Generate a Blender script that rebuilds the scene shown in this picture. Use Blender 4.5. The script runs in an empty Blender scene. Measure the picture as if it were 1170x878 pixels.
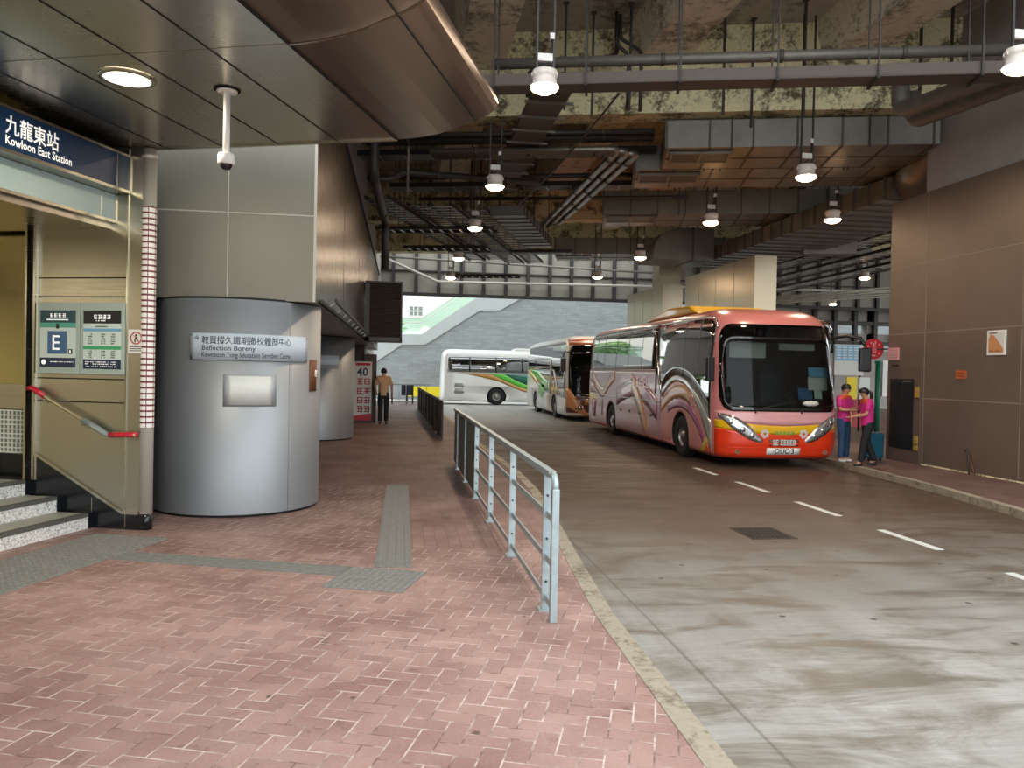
import bpy, bmesh, math, random
from math import sin, cos, pi, radians, sqrt, atan2
from mathutils import Vector, Matrix
random.seed(7)
S = bpy.context.scene
COL = S.collection

# ------------------------------------------------------------------ camera, sky, exposure
YAW, PITCH, ROLL, CAM_H, FPX = radians(7.87), radians(-0.85), radians(1.165), 1.65, 900.0
fwd = Vector((sin(YAW)*cos(PITCH), cos(YAW)*cos(PITCH), sin(PITCH)))
r0 = Vector((cos(YAW), -sin(YAW), 0)); u0 = r0.cross(fwd)
rt = cos(ROLL)*r0 + sin(ROLL)*u0; up = -sin(ROLL)*r0 + cos(ROLL)*u0
cam = bpy.data.cameras.new('camera'); camo = bpy.data.objects.new('camera', cam); COL.objects.link(camo)
camo.matrix_world = Matrix(((rt.x, up.x, -fwd.x, 0), (rt.y, up.y, -fwd.y, 0), (rt.z, up.z, -fwd.z, CAM_H), (0, 0, 0, 1)))
cam.sensor_fit = 'HORIZONTAL'; cam.sensor_width = 36.0; cam.lens = 36.0*FPX/1170.0
cam.clip_start = 0.05; cam.clip_end = 600
S.camera = camo
SKY_STRENGTH = 1.95
w = bpy.data.worlds.new('overcast_sky'); S.world = w; w.use_nodes = True
bg = w.node_tree.nodes['Background']; bg.inputs[0].default_value = (0.90, 0.96, 1.0, 1); bg.inputs[1].default_value = SKY_STRENGTH
S.view_settings.view_transform = 'Standard'; S.view_settings.look = 'None'
S.view_settings.exposure = 0.75; S.view_settings.gamma = 1.0; S.view_settings.use_curve_mapping = False
S.cycles.use_denoising = True
S.cycles.max_bounces = 8; S.cycles.diffuse_bounces = 5; S.cycles.glossy_bounces = 4; S.cycles.transparent_max_bounces = 10
S.cycles.sample_clamp_indirect = 6.0
S.cycles.caustics_reflective = False; S.cycles.caustics_refractive = False
LAMP_W = 38.0        # watts of each high-bay lamp
DOWNLIGHT_W = 30.0
LOBBY_FILL_W = 80.0

# ------------------------------------------------------------------ frames: street, station building, ceiling grid
ST = radians(18.72)
FR = {'w': 0.0, 's': -ST, 'c': -radians(15.0)}
def to_world(p, fr):
    a = FR[fr]; return Vector((p[0]*cos(a)-p[1]*sin(a), p[0]*sin(a)+p[1]*cos(a), p[2] if len(p) > 2 else 0))
def to_frame(p, fr):
    a = -FR[fr]; return Vector((p[0]*cos(a)-p[1]*sin(a), p[0]*sin(a)+p[1]*cos(a), p[2] if len(p) > 2 else 0))

# ------------------------------------------------------------------ materials
def lin(c):
    if isinstance(c, str):
        c = c.lstrip('#'); c = [int(c[i:i+2], 16)/255 for i in (0, 2, 4)]
        c = [x/12.92 if x <= .04045 else ((x+.055)/1.055)**2.4 for x in c]
    return (c[0], c[1], c[2], 1)
class NT:
    def __init__(s, name):
        s.m = bpy.data.materials.new(name); s.m.use_nodes = True; s.t = s.m.node_tree
        s.b = s.t.nodes['Principled BSDF']; s.o = s.t.nodes['Material Output']
    def n(s, typ, **k):
        x = s.t.nodes.new(typ)
        for a, v in k.items(): setattr(x, a, v)
        return x
    def l(s, a, b): s.t.links.new(a, b)
    def setin(s, sock, v):
        if isinstance(v, bpy.types.NodeSocket): s.l(v, sock)
        else: sock.default_value = v
    def math(s, op, a, b=0.0, c=None):
        x = s.n('ShaderNodeMath', operation=op); s.setin(x.inputs[0], a); s.setin(x.inputs[1], b)
        if c is not None: s.setin(x.inputs[2], c)
        return x.outputs[0]
    def mix(s, f, a, b):
        x = s.n('ShaderNodeMix', data_type='RGBA'); s.setin(x.inputs[0], f); s.setin(x.inputs[6], a); s.setin(x.inputs[7], b); return x.outputs[2]
    def ramp(s, f, stops):
        x = s.n('ShaderNodeValToRGB'); e = x.color_ramp.elements
        while len(e) < len(stops): e.new(0.5)
        for i, (p, c) in enumerate(stops): e[i].position = p; e[i].color = lin(c) if not isinstance(c, (int, float)) else (c, c, c, 1)
        s.l(f, x.inputs[0]); return x.outputs[0]
    def pos(s, rot=0.0, scale=(1, 1, 1), world=True):
        src = s.n('ShaderNodeNewGeometry').outputs['Position'] if world else s.n('ShaderNodeTexCoord').outputs['Object']
        mp = s.n('ShaderNodeMapping', vector_type='POINT'); s.l(src, mp.inputs[0]); mp.inputs[2].default_value = (0, 0, rot); mp.inputs[3].default_value = scale
        return mp.outputs[0]
    def noise(s, vec, scale, detail=4, rough=.55, dist=0):
        x = s.n('ShaderNodeTexNoise'); s.l(vec, x.inputs['Vector']); x.inputs['Scale'].default_value = scale
        x.inputs['Detail'].default_value = detail; x.inputs['Roughness'].default_value = rough; x.inputs['Distortion'].default_value = dist
        return x.outputs[0]
    def bump(s, h, strength=.3, dist=.01):
        x = s.n('ShaderNodeBump'); x.inputs['Strength'].default_value = strength; x.inputs['Distance'].default_value = dist; s.l(h, x.inputs['Height']); s.l(x.outputs[0], s.b.inputs['Normal'])
def mat(name, c, rough=.5, metal=0.0, var=0.0, vs=6.0, emit=None, es=0.0, spec=.5, coat=0.0, bump=0.0, scale=(1, 1, 1)):
    t = NT(name); b = t.b
    b.inputs['Base Color'].default_value = lin(c); b.inputs['Roughness'].default_value = rough; b.inputs['Metallic'].default_value = metal
    b.inputs['Specular IOR Level'].default_value = spec; b.inputs['Coat Weight'].default_value = coat; b.inputs['Coat Roughness'].default_value = .04
    if emit: b.inputs['Emission Color'].default_value = lin(emit); b.inputs['Emission Strength'].default_value = es
    if var:
        L = lin(c); nz = t.noise(t.pos(scale=scale), vs, 5, .6)
        lo = tuple(x*(1-var) for x in L[:3])+(1,); hi = tuple(min(1, x*(1+var)) for x in L[:3])+(1,)
        f = t.ramp(nz, [(.3, 0.0), (.7, 1.0)])
        t.l(t.mix(f, lo, hi), b.inputs['Base Color'])
        r = t.n('ShaderNodeMapRange'); t.l(nz, r.inputs[0]); r.inputs[3].default_value = rough*.85; r.inputs[4].default_value = min(1, rough*1.2); t.l(r.outputs[0], b.inputs['Roughness'])
        if bump: t.bump(nz, bump, .01)
    return t.m
def concrete(name, base, dirt, amount=.5, scale=1.6, rough=.85, streak=(1, 1, 1)):
    t = NT(name); p = t.pos(scale=streak)
    big = t.noise(p, scale, 6, .65, .4); fine = t.noise(p, scale*7, 6, .7)
    L = lin(base); c1 = t.mix(t.ramp(fine, [(.3, 0.0), (.75, 1.0)]), tuple(x*.78 for x in L[:3])+(1,), L)
    f = t.ramp(t.math('MULTIPLY_ADD', fine, .45, t.math('MULTIPLY', big, .75)), [(.435+.07*amount, 1.0), (.555+.07*amount, 0.0)])
    f = t.math('MULTIPLY', f, min(1, .55+amount*.4))
    t.l(t.mix(f, c1, lin(dirt)), t.b.inputs['Base Color']); t.b.inputs['Roughness'].default_value = rough; t.bump(fine, .25, .02)
    return t.m
def brushed(name, c, rough=.32, metal=1.0, axis=(1, 1, 40), amt=.25, bmp=.03):
    t = NT(name); L = lin(c)
    nz = t.noise(t.pos(scale=axis), 3, 4, .6); big = t.noise(t.pos(), .9, 3, .5)
    t.l(t.mix(big, tuple(x*.85 for x in L[:3])+(1,), tuple(min(1, x*1.1) for x in L[:3])+(1,)), t.b.inputs['Base Color'])
    r = t.n('ShaderNodeMapRange'); t.l(nz, r.inputs[0]); r.inputs[3].default_value = rough*(1-amt); r.inputs[4].default_value = rough*(1+amt); t.l(r.outputs[0], t.b.inputs['Roughness'])
    t.b.inputs['Metallic'].default_value = metal
    if bmp: t.bump(nz, bmp, .004)
    return t.m
def glassy(name, tint, alpha, rough=.02, boost=.06):
    t = NT(name); tr = t.n('ShaderNodeBsdfTransparent'); tr.inputs[0].default_value = lin(tint)
    gl = t.n('ShaderNodeBsdfGlossy'); gl.inputs['Roughness'].default_value = rough; gl.inputs[0].default_value = (1, 1, 1, 1)
    df = t.n('ShaderNodeBsdfDiffuse'); df.inputs[0].default_value = (.006, .007, .007, 1)
    m1 = t.n('ShaderNodeMixShader'); m1.inputs[0].default_value = alpha; t.l(df.outputs[0], m1.inputs[1]); t.l(tr.outputs[0], m1.inputs[2])
    fr = t.n('ShaderNodeFresnel'); fr.inputs[0].default_value = 1.6
    m2 = t.n('ShaderNodeMixShader'); t.l(t.math('ADD', fr.outputs[0], boost), m2.inputs[0]); t.l(m1.outputs[0], m2.inputs[1]); t.l(gl.outputs[0], m2.inputs[2])
    t.l(m2.outputs[0], t.o.inputs[0]); return t.m
def herringbone(name, rot, unit=.105):
    t = NT(name); p = t.pos(rot=rot, scale=(1/unit, 1/unit, 1))
    sx = t.n('ShaderNodeSeparateXYZ'); t.l(p, sx.inputs[0]); x, y = sx.outputs[0], sx.outputs[1]
    i, j = t.math('FLOOR', x), t.math('FLOOR', y); fx, fy = t.math('FRACT', x), t.math('FRACT', y)
    k = t.math('FLOORED_MODULO', t.math('SUBTRACT', i, j), 4.0)
    def eq(v): return t.math('COMPARE', k, v, .1)
    k0, k1, k2, k3 = eq(0.), eq(1.), eq(2.), eq(3.)
    dl = t.math('ADD', fx, k1); dr = t.math('ADD', t.math('SUBTRACT', 1., fx), k0)
    db = t.math('ADD', fy, k2); dt = t.math('ADD', t.math('SUBTRACT', 1., fy), k3)
    d = t.math('MINIMUM', t.math('MINIMUM', dl, dr), t.math('MINIMUM', db, dt))
    cx = t.n('ShaderNodeCombineXYZ'); t.l(t.math('SUBTRACT', i, k1), cx.inputs[0]); t.l(t.math('SUBTRACT', j, k2), cx.inputs[1])
    wn = t.n('ShaderNodeTexWhiteNoise', noise_dimensions='2D'); t.l(cx.outputs[0], wn.inputs[0])
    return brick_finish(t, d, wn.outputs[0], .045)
def stackbond(name, rot, wx=.105, wy=.21, half=True, tone=1.0):
    t = NT(name); p = t.pos(rot=rot)
    b = t.n('ShaderNodeTexBrick'); b.offset = .5 if half else 0.; b.inputs['Scale'].default_value = 1
    mp = t.n('ShaderNodeMapping'); mp.inputs[2].default_value = (0, 0, pi/2); t.l(p, mp.inputs[0]); t.l(mp.outputs[0], b.inputs[0])
    b.inputs['Brick Width'].default_value = wy; b.inputs['Row Height'].default_value = wx; b.inputs['Mortar Size'].default_value = .005; b.inputs['Mortar Smooth'].default_value = .2
    b.inputs[1].default_value = (0, 0, 0, 1); b.inputs[2].default_value = (1, 1, 1, 1)
    rgb = t.n('ShaderNodeRGBToBW'); t.l(b.outputs[0], rgb.inputs[0])
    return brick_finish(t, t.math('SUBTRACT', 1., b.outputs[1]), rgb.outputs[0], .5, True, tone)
def brick_finish(t, d, rnd, jw, dark=False, tone=1.0):
    wp = t.pos(); fine = t.noise(wp, 60, 5, .7); big = t.noise(wp, .9, 4, .6); mid = t.noise(wp, 5, 5, .65)
    base = t.mix(rnd, lin('#7f564f'), lin('#a17a70')); base = t.mix(t.math('MULTIPLY', fine, .6), base, lin('#cdb4aa'))
    base = t.mix(t.ramp(big, [(.4, 0.0), (.72, .6)]), base, lin('#66392f'))
    base = t.mix(t.ramp(mid, [(.60, 0.0), (.72, .55)]), base, lin('#4a302c'))
    sp = t.n('ShaderNodeTexVoronoi'); t.l(wp, sp.inputs['Vector']); sp.inputs['Scale'].default_value = 3.1
    base = t.mix(t.ramp(sp.outputs['Distance'], [(.05, .75), (.08, 0.0)]), base, lin('#3a2a28'))
    jm = t.n('ShaderNodeMapRange'); t.setin(jm.inputs[0], d); jm.inputs[1].default_value = jw*.5; jm.inputs[2].default_value = jw*1.2; jm.inputs[3].default_value = 1; jm.inputs[4].default_value = 0
    jc = t.mix(t.ramp(mid, [(.40, 0.0), (.60, 1.0)]), lin('#6b5149'), lin('#d8c8be')) if not dark else t.mix(mid, lin('#4a322c'), lin('#8b6a60'))
    # shade under the deck, painted into the brick colour and deepening along the street
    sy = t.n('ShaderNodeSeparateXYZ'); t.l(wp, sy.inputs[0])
    deck_shade = t.n('ShaderNodeMapRange', interpolation_type='SMOOTHSTEP'); t.l(t.math('ADD', sy.outputs[1], t.math('MULTIPLY', big, 3.0)), deck_shade.inputs[0])
    deck_shade.inputs[1].default_value = 6.0; deck_shade.inputs[2].default_value = 13.5; deck_shade.inputs[3].default_value = 0; deck_shade.inputs[4].default_value = .66
    base = t.mix(deck_shade.outputs[0], base, lin('#2b1c17'))
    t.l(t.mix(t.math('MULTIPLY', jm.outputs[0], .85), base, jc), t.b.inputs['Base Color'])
    rr = t.n('ShaderNodeMapRange'); t.l(big, rr.inputs[0]); rr.inputs[3].default_value = .45; rr.inputs[4].default_value = .75; t.l(rr.outputs[0], t.b.inputs['Roughness'])
    t.bump(t.math('SUBTRACT', fine, t.math('MULTIPLY', jm.outputs[0], 1.2)), .25, .004)
    return t.m
def road_mat():
    t = NT('road_concrete'); wp = t.pos(); st = t.pos(rot=.12, scale=(.6, 1.7, 1)); fine = t.noise(wp, 40, 6, .7); brush = t.noise(t.pos(scale=(1.2, 26, 1)), 1.5, 4, .6)
    s1 = t.noise(st, 1.3, 6, .68, .6); s2 = t.noise(wp, .35, 4, .6, .3); ln = t.noise(t.pos(scale=(1.6, .12, 1)), 1.0, 4, .6)
    base = t.mix(brush, lin('#8f8d87'), lin('#bdbbb4')); base = t.mix(t.math('MULTIPLY', fine, .4), base, lin('#7a766e'))
    base = t.mix(t.ramp(s1, [(.47, 0.0), (.62, .75)]), base, lin('#5f5749'))
    base = t.mix(t.ramp(ln, [(.45, 0.0), (.75, .4)]), base, lin('#57493c'))
    # lane dirt further in, plus the deck's shade painted into the road colour
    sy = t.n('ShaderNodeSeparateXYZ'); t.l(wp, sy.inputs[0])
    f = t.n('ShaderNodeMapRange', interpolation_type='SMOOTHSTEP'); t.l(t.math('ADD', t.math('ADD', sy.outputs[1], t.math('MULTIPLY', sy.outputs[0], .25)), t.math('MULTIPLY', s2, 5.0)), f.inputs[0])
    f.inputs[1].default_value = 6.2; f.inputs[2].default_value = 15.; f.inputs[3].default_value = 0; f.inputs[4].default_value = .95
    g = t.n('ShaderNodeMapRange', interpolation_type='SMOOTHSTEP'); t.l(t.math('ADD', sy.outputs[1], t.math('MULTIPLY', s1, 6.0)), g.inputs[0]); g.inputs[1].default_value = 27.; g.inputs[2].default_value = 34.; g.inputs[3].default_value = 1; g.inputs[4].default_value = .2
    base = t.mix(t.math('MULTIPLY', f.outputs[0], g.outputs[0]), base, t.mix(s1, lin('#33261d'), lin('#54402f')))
    # joints between the concrete bays, along the street
    jx = t.math('FRACT', t.math('MULTIPLY', t.math('ADD', sy.outputs[0], 2.12), .25)); jl = t.math('LESS_THAN', jx, .006)
    jy = t.math('LESS_THAN', t.math('FRACT', t.math('MULTIPLY', sy.outputs[1], .2)), .004)
    base = t.mix(t.math('MULTIPLY', jl, .35), base, lin('#39332c'))
    sp = t.n('ShaderNodeTexVoronoi'); t.l(wp, sp.inputs['Vector']); sp.inputs['Scale'].default_value = 2.6
    base = t.mix(t.ramp(sp.outputs['Distance'], [(.05, .85), (.085, 0.0)]), base, lin('#2c2824'))
    t.l(base, t.b.inputs['Base Color'])
    r = t.n('ShaderNodeMapRange'); t.l(s1, r.inputs[0]); r.inputs[1].default_value = .35; r.inputs[2].default_value = .65; r.inputs[3].default_value = .7; r.inputs[4].default_value = .38; t.l(r.outputs[0], t.b.inputs['Roughness'])
    t.bump(t.math('ADD', fine, t.math('MULTIPLY', brush, .7)), .25, .006); return t.m
def terrazzo():
    t = NT('granite_step'); v = t.n('ShaderNodeTexVoronoi'); t.l(t.pos(), v.inputs['Vector']); v.inputs['Scale'].default_value = 75
    nz = t.noise(t.pos(), 120, 4, .7); bw = t.n('ShaderNodeRGBToBW'); t.l(v.outputs['Color'], bw.inputs[0])
    t.l(t.ramp(t.math('MULTIPLY_ADD', nz, .5, t.math('MULTIPLY', bw.outputs[0], .6)), [(.3, '#8b8984'), (.5, '#d2d0ca'), (.8, '#f2f1ec')]), t.b.inputs['Base Color']); t.b.inputs['Roughness'].default_value = .4
    return t.m
def farwall():
    t = NT('far_block_wall'); b = t.n('ShaderNodeTexBrick'); p = t.pos(); mp = t.n('ShaderNodeMapping'); mp.inputs[2].default_value = (pi/2, 0, 0); t.l(p, mp.inputs[0]); t.l(mp.outputs[0], b.inputs[0])
    b.inputs['Scale'].default_value = 1; b.inputs['Brick Width'].default_value = .6; b.inputs['Row Height'].default_value = .15; b.inputs['Mortar Size'].default_value = .008
    b.inputs[1].default_value = lin('#7d8283'); b.inputs[2].default_value = lin('#92989a'); b.inputs[3].default_value = lin('#6f7476')
    nz = t.noise(t.pos(scale=(.4, 1, 2.5)), 1.2, 5, .6); t.l(t.mix(t.math('MULTIPLY', nz, .5), b.outputs[0], lin('#a9afaf')), t.b.inputs['Base Color']); t.b.inputs['Roughness'].default_value = .7
    return t.m
M = {}
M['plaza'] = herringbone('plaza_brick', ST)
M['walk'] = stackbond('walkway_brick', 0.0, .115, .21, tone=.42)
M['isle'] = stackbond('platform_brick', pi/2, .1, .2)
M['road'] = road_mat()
M['ground'] = concrete('outer_ground', '#b9b8b2', '#8b877d', .4, .3)
M['kerb'] = concrete('kerb_stone', '#a69b88', '#665a48', .7, 3)
M['tactile'] = mat('tactile_grey', '#7c7b76', .7, var=.18, vs=18)
M['conc'] = concrete('stained_concrete', '#f2e9bd', '#4a4432', .9, 2.4)
M['conc2'] = concrete('flaking_beam_concrete', '#ece4d0', '#4b4437', .5, 2.1, streak=(.5, .5, 1))
M['slab'] = concrete('dark_slab', '#b5aea2', '#4e4a42', .5, .8)
M['panelL'] = brushed('station_steel', '#b1ada0', .36, axis=(1, 1, 30))
M['lobby'] = mat('lobby_wall', '#cdc4a6', .6)
M['polish'] = brushed('polished_steel', '#b8ae88', .16, axis=(1, 1, 3))
M['trim'] = brushed('bright_steel_trim', '#b9b5a6', .25)
M['canopy'] = brushed('canopy_metal', '#bab4a8', .27, axis=(.6, .6, .6), amt=.08, bmp=0)
M['canopyc'] = brushed('canopy_bronze_edge', '#7d6658', .36, .75, axis=(.6, .6, .6), amt=.08, bmp=0)
M['drum'] = brushed('drum_metal', '#979b9e', .48, .55, axis=(40, 40, 1), amt=.1)
M['kiosk'] = mat('kiosk_panel', '#777366', .42, .25, var=.06, vs=2)
M['kioskR'] = brushed('kiosk_side_metal', '#574639', .28, .8, axis=(14, 14, .6), amt=.35)
M['seam'] = mat('panel_joint', '#b5b1a2', .5)
M['dark'] = mat('dark_gap', '#0e0d0c', .8)
M['blackgranite'] = mat('black_granite', '#14171b', .18, var=.2, vs=30)
M['nosing'] = mat('step_nosing', '#55544e', .6, var=.1)
M['tread'] = mat('step_tread', '#a3a092', .5, var=.1, vs=30)
M['granite'] = terrazzo()
M['wallR'] = mat('pier_cladding', '#7a6c60', .42, .45, var=.08, vs=1.5)
M['wallRseam'] = mat('pier_joint', '#8d8072', .6)
M['pier'] = brushed('pier_metal_panel', '#a1937d', .3, .8, axis=(3, 3, 3), amt=.1)
M['bulk'] = mat('bulkhead_render', '#96908a', .7, var=.08, vs=2)
M['duct'] = mat('galvanised_duct', '#7b7870', .45, .65, var=.15, vs=2.5)
M['ductrust'] = mat('duct_underside', '#837a6c', .38, .7, var=.4, vs=1.4)
M['flange'] = mat('duct_flange', '#565149', .6, .4)
M['pipe'] = mat('grey_pipe', '#77726a', .5, .4, var=.12, vs=5)
M['pipe_d'] = mat('dark_pipe', '#403d3a', .5, .4, var=.12, vs=5)
M['lagging'] = mat('foil_lagging', '#8a867d', .35, .75, var=.2, vs=30, bump=.5)
M['traym'] = mat('painted_tray', '#5f554e', .6, .2, var=.1, vs=6)
M['steel_d'] = mat('dark_steel', '#3a3734', .5, .5)
M['ladder'] = mat('tray_zinc', '#8d8a84', .35, .8)
M['postm'] = mat('post_satin_steel', '#cdc9bd', .35, .35)
M['palepipe'] = mat('pale_pipe', '#b3aea2', .5)
M['white'] = mat('white_paint', '#e6e3dc', .5)
M['lamp_w'] = mat('lamp_housing', '#e0d6cc', .45)
M['lens'] = mat('lamp_lens', '#fff2e0', .3, emit='#ffd2a0', es=14)
M['dlens'] = mat('downlight_lens', '#fff8e4', .3, emit='#fff2c8', es=9)
M['navy'] = mat('sign_navy', '#16304f', .22, var=.05)
M['lightbox'] = mat('lightbox_glass', '#94a6a2', .3, emit='#b9cfca', es=.05)
M['text_w'] = mat('letter_white', '#f2f1ec', .5, emit='#ffffff', es=.25)
M['teal_d'] = mat('poster_teal_dark', '#153f4c', .4)
M['teal'] = mat('poster_teal', '#4fa695', .4)
M['poster'] = mat('poster_pale', '#cddad2', .35)
M['mapframe'] = mat('board_frame', '#a5b3aa', .4)
M['eblue'] = mat('exit_blue', '#3d6690', .4)
M['inkn'] = mat('poster_navy', '#152548', .4)
M['ink'] = mat('ink_black', '#161b1f', .5)
M['inkdark'] = mat('ink_slate', '#3d464c', .6)
M['inkgrey'] = mat('ink_grey', '#6f7a74', .6)
M['skyb'] = mat('poster_sky_blue', '#6da9cc', .4)
M['green'] = mat('poster_green', '#3aa66c', .4)
M['red'] = mat('grip_red', '#c01632', .35, coat=.3)
M['signred'] = mat('sign_red', '#b01f2a', .4)
M['maroon'] = mat('stripe_maroon', '#6d2336', .5)
M['signplate'] = mat('sign_plate', '#b9c4cc', .5)
M['paper'] = mat('paper_white', '#cfd0ca', .5, var=.05, vs=20)
M['tape'] = mat('tape_film', '#9fa4a7', .5, .2)
M['brownc'] = mat('brown_card', '#6f4527', .6)
M['greyrail'] = mat('galvanised_rail', '#a7b4b7', .42, .55, var=.12, vs=12)
M['railpanel'] = mat('rail_infill_panel', '#74786f', .5, .4, var=.15)
M['railbrown'] = mat('weathered_rail', '#3b342e', .6, .3, var=.15)
M['rubber'] = mat('tyre_rubber', '#17171a', .75)
M['rim'] = mat('wheel_rim', '#9b9a96', .35, .8, var=.2, vs=15)
M['tint'] = glassy('coach_side_glass', '#c0d0cc', .35, .015, .16)
M['wind'] = glassy('coach_windscreen', '#dbe8e4', .72, .02, -.038)
M['blackgloss'] = mat('black_glass_band', '#050506', .06, spec=.5, coat=.5)
M['blackpl'] = mat('black_plastic', '#121213', .4)
M['interior'] = mat('coach_interior', '#151617', .7)
M['seatf'] = mat('coach_seat_fabric', '#232c33', .8)
M['headlamp'] = mat('headlamp_lens', '#c7ccd0', .15, .75, var=.5, vs=28)
M['chrome'] = mat('chrome', '#d8d8d6', .12, 1.0)
M['pink'] = mat('coach_pink', '#cc7f7a', .28, coat=.6)
M['pinkl'] = mat('coach_pale_pink', '#dda0a0', .28, coat=.6)
M['cred'] = mat('coach_red', '#e33a16', .28, coat=.6)
M['cyel'] = mat('coach_yellow', '#e2b112', .28, coat=.6)
M['mauve'] = mat('coach_mauve', '#b07a86', .25, coat=.7)
M['plum'] = mat('coach_plum', '#9c4f78', .25, coat=.7)
M['tan'] = mat('coach_tan', '#c98f5f', .25, coat=.7)
M['bwhite'] = mat('coach_white', '#e6e6e0', .28, coat=.6)
M['bgreen'] = mat('coach_green', '#59c22f', .28, coat=.6)
M['bdgreen'] = mat('coach_dark_green', '#0f6b57', .28, coat=.6)
M['borange'] = mat('coach_tan_stripe', '#c08f46', .28, coat=.6)
M['bsilver'] = mat('coach_silver', '#b9bdb9', .2, .5, coat=.6)
M['brust'] = mat('coach_rust', '#b96039', .3, coat=.5)
M['bbrown'] = mat('coach_brown', '#5c3b2c', .3, coat=.5)
M['tyellow'] = mat('tape_yellow', '#e6cf1c', .5)
M['far'] = farwall()
M['farlight'] = mat('parapet_render', '#b4b9b8', .7, var=.05, vs=1)
M['balus'] = glassy('balustrade_glass', '#e2f4ee', .9, .05, .03)
M['cream'] = mat('far_building_cream', '#efe9dc', .8)
M['stud'] = mat('fascia_stud', '#2c2723', .6)
M['fascia'] = mat('fascia_sheet', '#8b877b', .6, .15, var=.12, vs=1.2)
M['leaf'] = mat('tree_leaf', '#a3c77f', .7, var=.4, vs=2)
M['bark'] = mat('tree_bark', '#5a4734', .9)
M['skin'] = mat('skin', '#b98465', .55)
M['hair'] = mat('hair_black', '#15110f', .5)
M['fuchsia'] = mat('shirt_fuchsia', '#c8267d', .7)
M['orange'] = mat('shirt_orange', '#d9562c', .7)
M['tanshirt'] = mat('shirt_tan', '#b99673', .8)
M['darkpants'] = mat('trouser_black', '#14151a', .8)
M['jeans'] = mat('jeans_blue', '#2c4668', .85, var=.15, vs=30)
M['shoew'] = mat('shoe_white', '#e2e2e0', .6)
M['shoeb'] = mat('shoe_black', '#19181a', .5)
M['case'] = mat('suitcase_teal', '#155063', .4)
M['brass'] = mat('brass_fitting', '#c4a655', .4, .6)
M['railbr'] = mat('brass_rail', '#b3a888', .3, .6)
M['louvre'] = mat('louvre_dark', '#23282d', .5, .3)
M['doorp'] = mat('door_frame_paint', '#6b5a50', .5, .3)
M['louvbox'] = mat('louvre_box', '#4a3d35', .5, .4)
M['gpost'] = mat('green_post', '#1e6a54', .5)
M['tapew'] = mat('bright_strip', '#ecebe6', .4)
M['mesh'] = mat('grid_panel', '#dedcd0', .5)

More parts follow.
